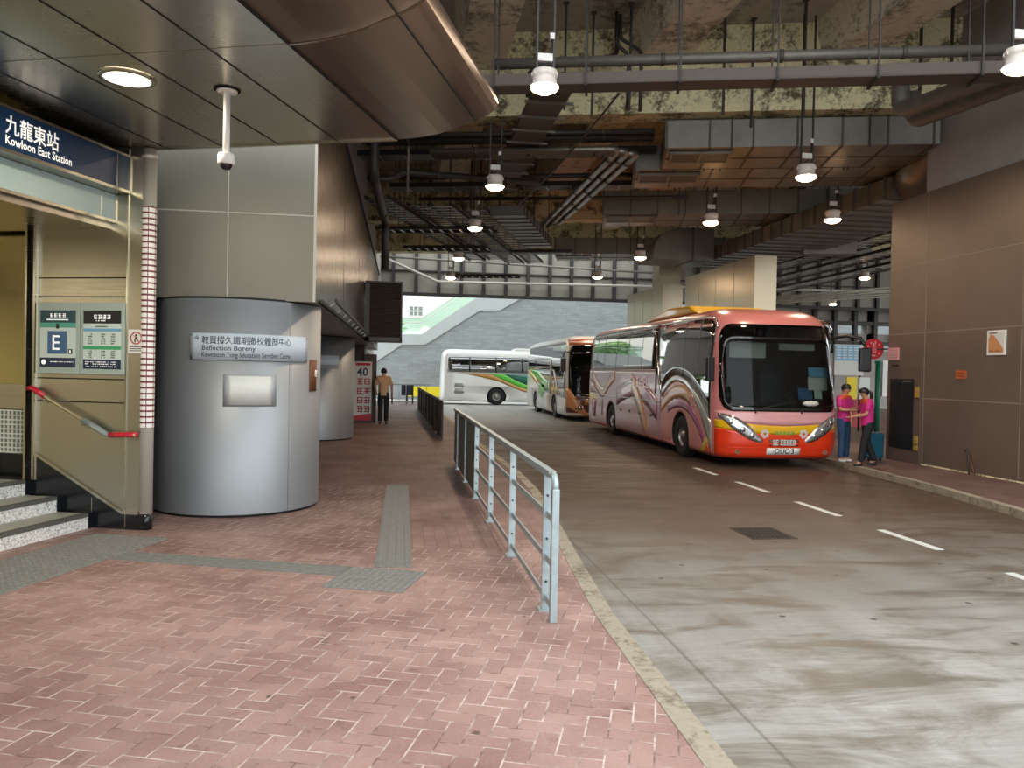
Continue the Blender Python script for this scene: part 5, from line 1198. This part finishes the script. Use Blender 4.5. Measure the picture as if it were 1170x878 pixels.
# left side livery
S1 = -1
for S1 in (-1, 1):
    g = G(); c.side(g, S1, 4.35, 11.45, 2.02, lambda y: 3.15, 20, 8, .010); c.t.part('side_window', g, 'tint', label='long rear side window band')
    glo = smooth([(.62, .95), (.9, 1.15), (1.3, 1.42), (1.9, 1.72), (2.5, 1.86), (3.0, 1.86), (3.5, 1.70), (3.85, 1.45)]); ghi = smooth([(.62, 2.95), (.9, 3.09), (2.5, 3.14), (3.6, 3.14), (3.85, 3.12), (4.1, 3.04)])
    g = G(); c.side(g, S1, .62, 4.25, lambda y: glo(min(y, 3.82))+max(0, y-3.82)*1.2, ghi, 30, 6, .010); c.t.part('side_window', g, 'tint', label='front side window and door glass')
    sw = smooth([(.56, .3), (.8, .62), (1.2, 1.08), (1.7, 1.46), (2.2, 1.68), (2.8, 1.74), (3.3, 1.62), (3.8, 1.34)])
    g = G(); c.side(g, S1, .56, 3.82, sw, lambda y: glo(max(y, .62))+.002, 30, 3, .012); c.t.part('silver_arch', g, 'bsilver')
    for y in (1.45, 2.35, 5.6, 6.9, 8.2, 9.6, 10.6): g = G(); c.side(g, S1, y-.014, y+.014, 2.03 if y > 4 else 1.85, 3.12, 1, 8, .013); c.t.part('window_pillar', g, 'blackgloss')
    g = G(); c.side(g, S1, 4.22, 4.30, 1.40, 3.05, 2, 6, .02); c.t.part('window_pillar', g, 'blackgloss')
    g = G(); pts = [c.Sd(S1, y, z, .015) for y, z in ((3.78, 1.42), (3.95, 1.7), (4.12, 2.1), (4.25, 2.6), (4.5, 2.95), (4.9, 3.06))]; g.tube(pts, .032, 8)
    g.tube([c.Sd(S1, y, z, .012) for y, z in ((.5, 2.9), (.62, 3.05), (1.0, 3.16), (4.4, 3.18), (11.3, 3.17))], .02, 6); c.t.part('chrome_trim', g, 'chrome')
    # lower panels: mauve ground with swooping bands
    arch = lambda y, base, yc: base if abs(y-yc) > .57 else max(base, .47+sqrt(max(0, .57**2-(y-yc)**2)))
    lowb = lambda y: max(arch(y, .22, 2.42), arch(y, .22, 8.6))
    g = G(); c.side(g, S1, 3.85, 11.5, lambda y: lowb(y), lambda y: 2.0, 120, 20, .004)
    c.t.part('side_panel', g, 'mauve', label='mauve lower side panel')
    g = G(); c.side(g, S1, .56, 3.85, lambda y: lowb(y), lambda y: max(lowb(y)+.002, sw(y)), 80, 16, .004); c.t.part('side_panel', g, 'pink', label='pink panel around the front wheel')
    g = G()
    tb = smooth([(.5, .1), (.9, .55), (1.4, 1.0), (2.0, 1.28), (2.6, 1.34), (3.2, 1.22), (3.85, .95)])
    c.side(g, S1, 1.75, 3.8, lambda y: max(lowb(y), tb(y)), lambda y: max(max(lowb(y), tb(y))+.002, min(sw(y)-.03, tb(y)+.32)), 60, 3, .008); c.t.part('livery_band', g, 'tan', label='tan swoop over the front wheel')
    g = G(); c.side(g, S1, .95, 3.3, lambda y: max(lowb(y), tb(y)-.22), lambda y: max(max(lowb(y), tb(y)-.22)+.002, tb(y)), 60, 3, .008); c.t.part('livery_band', g, 'plum', label='plum swoop over the front wheel')
    g = G(); q1 = smooth([(.56, .24), (.75, .45), (1.0, .78)]); c.side(g, S1, .56, 1.0, lambda y: .22, lambda y: min(sw(y)-.01, .62-.9*(y-.56)), 10, 2, .010); c.t.part('livery_band', g, 'cred', label='red corner panel')
    g = G(); c.side(g, S1, .72, 1.22, lambda y: max(.22, .62-.9*(y-.56)), lambda y: max(.223, min(sw(y)-.02, .82-.9*(y-.56))), 12, 2, .012); c.t.part('livery_band', g, 'cyel', label='yellow corner stripe')
    # plum blocks and tan waves along the rear half
    g = G(); w1 = smooth([(4.0, 1.0), (5.0, 1.35), (6.0, 1.55), (7.0, 1.45), (8.2, 1.2)]); c.side(g, S1, 4.1, 8.0, lambda y: max(lowb(y)+.15, w1(y)-.3), lambda y: w1(y)+.25, 40, 3, .008); c.t.part('livery_band', g, 'plum', label='plum wave on the side')
    g = G(); w2 = smooth([(4.6, .3), (5.2, .9), (5.8, 1.5), (6.6, 1.95)]); c.side(g, S1, 4.9, 6.4, lambda y: max(.25, w2(y)-.55), lambda y: min(1.98, w2(y)+.05), 30, 3, .010); c.t.part('livery_band', g, 'tan', label='tan slash on the side')
    g = G(); w3 = smooth([(8.0, 1.95), (8.8, 1.7), (9.6, 1.35), (10.4, 1.55), (11.3, 1.95)]); c.side(g, S1, 8.2, 11.2, lambda y: w3(y)-.22, lambda y: min(1.99, w3(y)+.12), 30, 3, .008); c.t.part('livery_band', g, 'tan', label='tan wave at the rear')
    g = G(); c.side(g, S1, 10.0, 11.3, 1.25, lambda y: w3(y)-.25, 16, 2, .008); c.t.part('livery_band', g, 'plum', label='plum patch at the rear')
    g = G(); c.side(g, S1, 3.85, 11.48, 1.195, 1.215, 40, 1, .016); c.side(g, S1, .9, 3.85, 1.195, 1.215, 20, 1, .005); c.t.part('side_strip', g, 'bsilver')
    for y0, y1, z0, z1, m in ((10.5, 11.0, .45, 1.05, 'plum'), (9.6, 9.75, .55, 1.05, 'plum')): g = G(); c.side(g, S1, y0, y1, z0, z1, 2, 2, .012); c.t.part('vent_panel', g, m)
    for y in (4.6, 5.6, 6.6, 7.5): g = G(); c.side(g, S1, y-.08, y+.08, .8, .86, 2, 1, .014); c.t.part('locker_latch', g, 'blackpl')
    g = G()
    if S1 < 0:
        x = 4.65; fs_ = lambda a, b: c.Sd(-1, a, b, .013)
        for k, h in enumerate((.22, .3, .24, .34, .28)): g.glyph(lambda a, b: c.Sd(-1, 6.3-a, b, .013), k*.3, 1.52, h, rng)
        c.t.part('side_lettering', g, 'pinkl')
# roof hump
g = G(); g.prism([(2.6, 3.36), (3.1, 3.56), (4.6, 3.62), (5.6, 3.50), (6.6, 3.36)], 'yz', -.95, .95); c.t.part('roof_hump', g, 'cyel', .06)
# mirrors
g = G(); g.tube([(-1.32, .55, 2.55), (-1.46, .38, 2.5), (-1.50, .32, 2.3)], .022, 8); g.boxm((-1.50, .30, 2.02), (.16, .12, .5), Matrix.Rotation(.1, 3, 'Z')); c.t.part('side_mirror', g, 'blackpl', .03, label='black mirror on the walkway side')
g = G(); g.tube([(1.20, .45, 2.72), (1.45, .22, 2.78), (1.66, .06, 2.72), (1.74, .0, 2.55)], .035, 8); g.boxm((1.74, .02, 2.28), (.24, .14, .5), Matrix.Rotation(-.2, 3, 'Z')); c.t.part('side_mirror', g, 'blackpl', .04, label='large black mirror on the platform side')

# ---- second coach: silver-white side, rust front
c = Coach('coach', 'silver-white coach with a rust front and dark windscreen behind the pink coach', (7.6, 29.7, ROAD_Z), 0, 10.4, 2.6, 3.42, 'bwhite', 'coaches at the platform')
c.carve([(2.9, .56), (7.6, .55)], (1.05, 2.68)); c.wheels((2.9, 7.6))
coach_front(c, zb=.98)
g = G(); c.front(g, -.995, .995, 2.99, 3.3, 40, 4, .006); c.t.part('front_panel', g, 'brust', label='rust panel above the windscreen')
g = G(); c.front(g, -.995, .995, .21, .96, 40, 5, .006); c.t.part('bumper', g, 'bbrown')
g = G(); c.front(g, -.995, -.3, .22, smooth([(-.995, 1.4), (-.7, .8), (-.3, .24)]), 20, 3, .012); c.t.part('livery_band', g, 'tan')
for s_ in (-1, 1): g = G(); g.ball(c.F(s_*.62, .55, .0), (.12, .05, .12), 16, 10); c.t.part('headlamp', g, 'chrome')
g = G(); c.front(g, -.5, .4, .68, .85, 20, 2, .012); c.t.part('front_strip', g, 'borange')
S1 = -1
g = G(); c.side(g, S1, .75, 10.0, lambda y: 2.02 if y > 3.6 else 1.25, 3.1, 40, 6, .010); c.t.part('side_window', g, 'tint')
g = G(); lw = smooth([(.7, .9), (2.0, .95), (4.2, 1.0), (6.0, 1.25), (8.0, 1.7), (9.8, 2.0)]); c.side(g, S1, .75, 9.9, lambda y: min(lw(y), 1.98), lambda y: 2.0, 40, 4, .006); c.t.part('side_panel', g, 'bsilver', label='silver reflective side panel')
g = G(); c.side(g, S1, 4.4, 9.8, lambda y: min(1.98, lw(y)+.05), lambda y: min(2.0, lw(y)+.5), 30, 3, .010); c.t.part('livery_band', g, 'bgreen', label='green swoop on the side')
g = G(); c.side(g, S1, 5.2, 6.8, lambda y: .75+.3*abs(y-6.0), 1.35, 20, 3, .010); c.t.part('livery_band', g, 'bgreen', label='green leaf patch on the side')
g = G(); c.side(g, S1, 7.2, 9.9, lambda y: min(1.99, lw(y)-.2), lambda y: min(2.0, lw(y)), 20, 2, .012); c.t.part('livery_band', g, 'cyel', label='yellow edge of the green swoop')
g = G(); c.side(g, S1, 2.0, 3.9, lambda y: 1.05+.1*cos(9*y), lambda y: 1.35+.12*sin(11*y), 30, 2, .014); c.t.part('livery_band', g, 'cyel', label='yellow flower patch over the front wheel')
g = G(); pts = [c.Sd(-1, y, z, .02) for y, z in ((3.75, 1.0), (3.78, 2.2), (3.9, 2.45), (4.3, 2.5), (9.8, 2.55))]; g.tube(pts, .04, 8); pts = [c.Sd(-1, y, z, .02) for y, z in ((3.7, 2.0), (3.1, 2.0), (2.2, 1.3), (1.8, 1.0))]; g.tube(pts, .025, 8)
g.tube([c.Sd(-1, y, z, .02) for y, z in ((.45, .4), (.5, 2.6), (.7, 3.05), (1.2, 3.16), (10, 3.14))], .05, 8); c.t.part('white_trim', g, 'bwhite')
g = G(); g.tube([(-1.2, .4, 2.7), (-1.45, .2, 2.72), (-1.5, .15, 2.5)], .025, 8); g.boxm((-1.5, .14, 2.2), (.2, .14, .5), Matrix.Identity(3)); c.t.part('side_mirror', g, 'blackpl', .04)

# ---- third coach: white with green and tan swoops, broadside at the back
c = Coach('coach', 'white coach with green and tan swoops standing broadside at the far end', (11.6, 45.5, ROAD_Z), pi/2, 9.5, 2.5, 3.12, 'bwhite', 'coaches at the platform')
c.carve([(2.2, .56), (6.35, .55)], None); c.wheels((2.2, 6.35))
g = G(); c.side(g, -1, .7, 9.15, 1.82, 2.72, 30, 4, .010); c.t.part('side_window', g, 'tint')
for y in (2.0, 3.4, 4.9, 6.4, 7.9): g = G(); c.side(g, -1, y-.05, y+.05, 1.84, 2.7, 1, 3, .014); c.t.part('window_pillar', g, 'blackgloss')
tp = 1.80
a1 = smooth([(3.0, .6), (4.6, .72), (5.4, .98), (6.2, 1.32), (7.2, 1.55), (8.6, 1.8)]); a2 = smooth([(3.0, .72), (4.2, .8), (5.0, 1.02), (6.0, 1.42), (6.9, 1.8), (8.6, 1.81)]); a3 = smooth([(3.0, 1.02), (4.4, 1.1), (5.2, 1.38), (6.1, 1.8), (8.6, 1.81)])
g = G(); c.side(g, -1, 1.0, 8.6, lambda y: min(tp, a1(y)), lambda y: min(tp+.004, max(a1(y)+.002, a2(y))), 60, 2, .008); c.t.part('livery_band', g, 'borange', label='tan swoop')
g = G(); c.side(g, -1, 1.0, 6.95, lambda y: min(tp, a2(y)), lambda y: min(tp+.004, max(a2(y)+.002, a3(y))), 60, 2, .008); c.t.part('livery_band', g, 'bgreen', label='bright green swoop')
g = G(); c.side(g, -1, 1.0, 6.15, lambda y: min(tp, a3(y)), lambda y: tp+.004, 50, 2, .008); c.t.part('livery_band', g, 'bdgreen', label='dark green patch under the windows')
for z0, z1 in ((.62, .95), (.97, 1.25)):
    g = G(); c.side(g, -1, 8.2, 8.75, z0, z1, 3, 2, .010); p = c.t.part('vent_grille', g, 'bsilver'); g = G()
    for k in range(6): zz = z0+.03+k*(z1-z0-.05)/6; c.side(g, -1, 8.23, 8.72, zz, zz+.012, 1, 1, .016)
    c.t.part('slat', g, 'pipe', under=p)
g = G(); g.prism([(3.3, 3.10), (3.5, 3.24), (5.2, 3.24), (5.4, 3.10)], 'yz', -.7, .7); c.t.part('roof_unit', g, 'bwhite', .04)
g = G(); pts = [c.Sd(-1, y, z, .012) for y, z in ((.6, 1.76), (9.2, 1.76))]; g.tube(pts, .015, 6); c.t.part('side_strip', g, 'bwhite')

# ================================================================== PEOPLE
def skinmesh(nodes, edges, root, level=2):
    me = bpy.data.meshes.new('sk'); me.from_pydata([n[0] for n in nodes], edges, []); ob = bpy.data.objects.new('sk', me); COL.objects.link(ob)
    ob.modifiers.new('s', 'SKIN').use_smooth_shade = True
    for i, n in enumerate(nodes):
        sv = me.skin_vertices[0].data[i]; r = n[1]; sv.radius = r if isinstance(r, tuple) else (r, r); sv.use_root = (i == root)
    ss = ob.modifiers.new('u', 'SUBSURF'); ss.levels = level; ss.render_levels = level
    dg = bpy.context.evaluated_depsgraph_get(); m2 = bpy.data.meshes.new_from_object(ob.evaluated_get(dg))
    g = G(); g.add([v.co[:] for v in m2.vertices], [tuple(p.vertices) for p in m2.polygons], True)
    bpy.data.objects.remove(ob); bpy.data.meshes.remove(me); bpy.data.meshes.remove(m2); return g
def chain(N, E_, start, pts):
    k = start
    for p, r in pts:
        N.append((tuple(p), r)); E_.append((k, len(N)-1)); k = len(N)-1
    return k
def person(label, loc, rz, P, h, cloth, hair_style):
    """P: joints for elbows, wrists, knees, ankles, head tilt; forward is +y, x to the figure's right"""
    t = TL('person', label, 'person', loc, 'w', None, rz); k = h/1.70
    V_ = lambda x, y, z: Vector((x*k, y*k, z*k))
    lean = P.get('lean', 0); hd = Vector(P.get('head', (0, .03, 0)))
    pel, sp, ch, nk = V_(0, 0, .94), V_(0, lean*.3, 1.12), V_(0, lean*.8, 1.32), V_(0, lean, 1.45)
    hb = V_(*(Vector((0, lean+.015, 1.51))+hd*.4)); hm = V_(*(Vector((0, lean+.03, 1.58))+hd)); ht = V_(*(Vector((0, lean+.02, 1.655))+hd*1.1))
    N = [(tuple(pel), (.125*k, .10*k)), (tuple(sp), (.12*k, .09*k)), (tuple(ch), (.135*k, .095*k)), (tuple(nk), .055*k), (tuple(hb), (.062*k, .068*k)), (tuple(hm), (.076*k, .092*k)), (tuple(ht), (.06*k, .075*k))]
    E_ = [(0, 1), (1, 2), (2, 3), (3, 4), (4, 5), (5, 6)]
    limbs = {}
    for s_, key in ((-1, 'l'), (1, 'r')):
        sh = V_(s_*.165, lean, 1.385); el = V_(*P['el'+key]); wr = V_(*P['wr'+key])
        a = chain(N, E_, 2, [(sh, .055*k), (sh.lerp(el, .5), .047*k), (el, .040*k), (el.lerp(wr, .4), .037*k), (wr, .026*k)])
        d = (wr-el).normalized(); side = d.cross(Vector((0, 0, 1)));
        if side.length < .2: side = Vector((0, 1, 0))
        side.normalize(); palm = wr+d*.05*k; pn = d.cross(side)
        a2 = chain(N, E_, a, [(palm, (.030*k, .017*k))])
        for j in range(4):
            b0 = palm+d*.035*k+side*(.0195*(j-1.5))*k; L = (.062, .072, .068, .052)[j]*k; cu = P.get('curl', .35)
            d1 = (d*cos(cu)-pn*sin(cu)); d2 = (d*cos(cu*2.2)-pn*sin(cu*2.2))
            chain(N, E_, a2, [(b0, .0088*k), (b0+d1*L*.5, .0082*k), (b0+d1*L*.5+d2*L*.5, .0068*k)])
        tb0 = wr+d*.022*k-side*.03*k; chain(N, E_, a, [(tb0, .010*k), (tb0+(d*.8-side*.5-pn*.3)*.045*k, .0085*k)])
        hp = V_(s_*.085, 0, .89); kn = V_(*P['kn'+key]); an = V_(*P['an'+key]); f_ = Vector((s_*.12, 1, 0)).normalized()
        chain(N, E_, 0, [(hp, .085*k), (hp.lerp(kn, .5), .072*k), (kn, .054*k), (kn.lerp(an, .35), .052*k), (an, .034*k), (an+f_*.10*k-Vector((0, 0, .045*k)), .03*k)])
        limbs[key] = (sh, el, wr, hp, kn, an, f_)
    t.part('body', skinmesh(N, E_, 0), 'skin')
    # face
    fc = hm+Vector((0, .088*k, 0)); g = G(); g.m = 0
    for s_ in (-1, 1): g.ball(fc+Vector((s_*.028*k, -.006*k, .012*k)), (.011*k, .008*k, .007*k), 8, 6)
    g.box(fc.x-.02*k, fc.x+.02*k, fc.y-.012*k, fc.y+.002*k, fc.z-.045*k, fc.z-.037*k); t.part('eyes_and_mouth', g, 'hair')
    g = G(); g.tube([fc+Vector((0, -.006*k, .02*k)), fc+Vector((0, .012*k, -.012*k)), fc+Vector((0, -.004*k, -.02*k))], [.006*k, .012*k, .010*k], 8)
    for s_ in (-1, 1): g.ball(hm+Vector((s_*.078*k, -.005*k, 0)), (.010*k, .02*k, .03*k), 8, 6)
    t.part('nose_and_ears', g, 'skin')
    # hair
    g = G(); c0 = hm+Vector((0, -.012*k, .028*k))
    def hf(u, v):
        a = 2*pi*u; th = v*pi*(.56+.24*max(0, .45-sin(a))); return c0+Vector((.092*k*cos(a)*sin(th), .108*k*sin(a)*sin(th), .098*k*cos(th)))
    g.grid(hf, 20, 8)
    if hair_style == 'ponytail': g.tube([c0+Vector((0, -.09*k, .02*k)), c0+Vector((0, -.15*k, -.02*k)), c0+Vector((.01, -.16*k, -.12*k)), c0+Vector((.01, -.14*k, -.2*k))], [.028*k, .038*k, .034*k, .008*k], 10)
    t.part('hair', g, 'hair')
    if hair_style == 'cap': g = G(); g.lathe([(.094*k, 0), (.092*k, .04*k), (.06*k, .085*k), (0, .098*k)], c0+Vector((0, 0, -.005)), n=18); g.prism([(-.07*k, .07*k), (.07*k, .07*k), (.05*k, .17*k), (-.05*k, .17*k)], 'xy', 0, .01); 
    # shirt
    N = [(tuple(pel+Vector((0, 0, (cloth['hem']-.24)*k))), (.185*k, .15*k)), (tuple(sp), (.160*k, .125*k)), (tuple(ch), (.175*k, .125*k)), (tuple(nk-Vector((0, 0, .01*k))), (.072*k, .07*k))]; E_ = [(0, 1), (1, 2), (2, 3)]
    for key in 'lr':
        sh, el, wr = limbs[key][:3]; chain(N, E_, 2, [(sh, .078*k), (sh.lerp(el, .55), .066*k)]+([(el.lerp(wr, -.02), .058*k)] if cloth.get('long') else [(sh.lerp(el, .8), .066*k)]))
    gs = skinmesh(N, E_, 0); zc = (.94+cloth['hem']+.0)*k; gs.v = [(v[0], v[1], max(v[2], zc)) for v in gs.v]; t.part('shirt', gs, cloth['shirt'])
    if cloth.get('yoke'):
        N = [(tuple(ch+Vector((0, 0, -.02*k))), (.158*k, .122*k)), (tuple(ch+Vector((0, .0, .05*k))), (.165*k, .122*k)), (tuple(nk), (.074*k, .072*k))]; E_ = [(0, 1), (1, 2)]
        for key in 'lr': sh, el = limbs[key][:2]; chain(N, E_, 1, [(sh, .083*k), (sh.lerp(el, .3), .074*k)])
        t.part('shirt_yoke', skinmesh(N, E_, 0), cloth['yoke'], label='orange shoulders of the shirt')
    # trousers
    N = [(tuple(pel+Vector((0, 0, .12*k))), (.138*k, .11*k)), (tuple(pel-Vector((0, 0, .03*k))), (.148*k, .118*k))]; E_ = [(0, 1)]
    for key in 'lr':
        hp, kn, an = limbs[key][3:6]; chain(N, E_, 1, [(hp-Vector((0, 0, .05*k)), .108*k), (hp.lerp(kn, .5), .096*k), (kn, .08*k), (kn.lerp(an, .5), .076*k), (an-Vector((0, 0, .01*k)), .070*k)])
    t.part('trousers', skinmesh(N, E_, 0), cloth['legs'])
    for key in 'lr':
        an, f_ = limbs[key][5], limbs[key][6]; b = Vector((an.x, an.y, an.z-.045*k))
        N = [(tuple(b-f_*.045*k), (.038*k, .036*k)), (tuple(b+f_*.05*k-Vector((0, 0, .006*k))), (.043*k, .036*k)), (tuple(b+f_*.15*k-Vector((0, 0, .014*k))), (.038*k, .026*k))]
        t.part('shoe', skinmesh(N, [(0, 1), (1, 2)], 0), cloth['shoe'])
    return t
# woman with the ponytail, stepping, face to the coach (figure faces -x)
t = person('woman with a ponytail, pink and orange shirt and black trousers, stepping towards her colleague', (9.36, 14.85, -.108), radians(78), dict(ell=(-.20, .10, 1.12), wrl=(-.10, .33, 1.06), elr=(.22, .06, 1.10), wrr=(.10, .32, 1.04), knl=(-.09, .10, .50), anl=(-.09, .16, .085), knr=(.09, -.04, .50), anr=(.09, -.20, .10), head=(0, .04, -.01), lean=.03), 1.60, dict(shirt='fuchsia', yoke='orange', legs='darkpants', shoe='shoeb', hem=-.06), 'ponytail')
t = person('woman in jeans and white shoes beside the coach corner, facing her colleague', (9.30, 15.62, -.108), radians(205), dict(ell=(-.21, .06, 1.13), wrl=(-.08, .26, 1.18), elr=(.21, .06, 1.13), wrr=(.06, .27, 1.14), knl=(-.09, .02, .49), anl=(-.10, .0, .085), knr=(.09, .03, .49), anr=(.10, .01, .085), head=(0, .02, 0)), 1.66, dict(shirt='fuchsia', yoke='orange', legs='jeans', shoe='shoew', hem=-.06), 'short')
t = person('man in a tan shirt and dark trousers walking away down the walkway', (-.58, 24.1, 0), 0, dict(ell=(-.25, .02, 1.13), wrl=(-.22, .14, .96), elr=(.24, -.02, 1.12), wrr=(.25, .06, .88), knl=(-.09, .03, .49), anl=(-.09, -.03, .085), knr=(.09, .04, .49), anr=(.085, .05, .085), head=(0, .06, -.02), lean=.02), 1.72, dict(shirt='tanshirt', legs='darkpants', shoe='shoeb', hem=-.08), 'short')
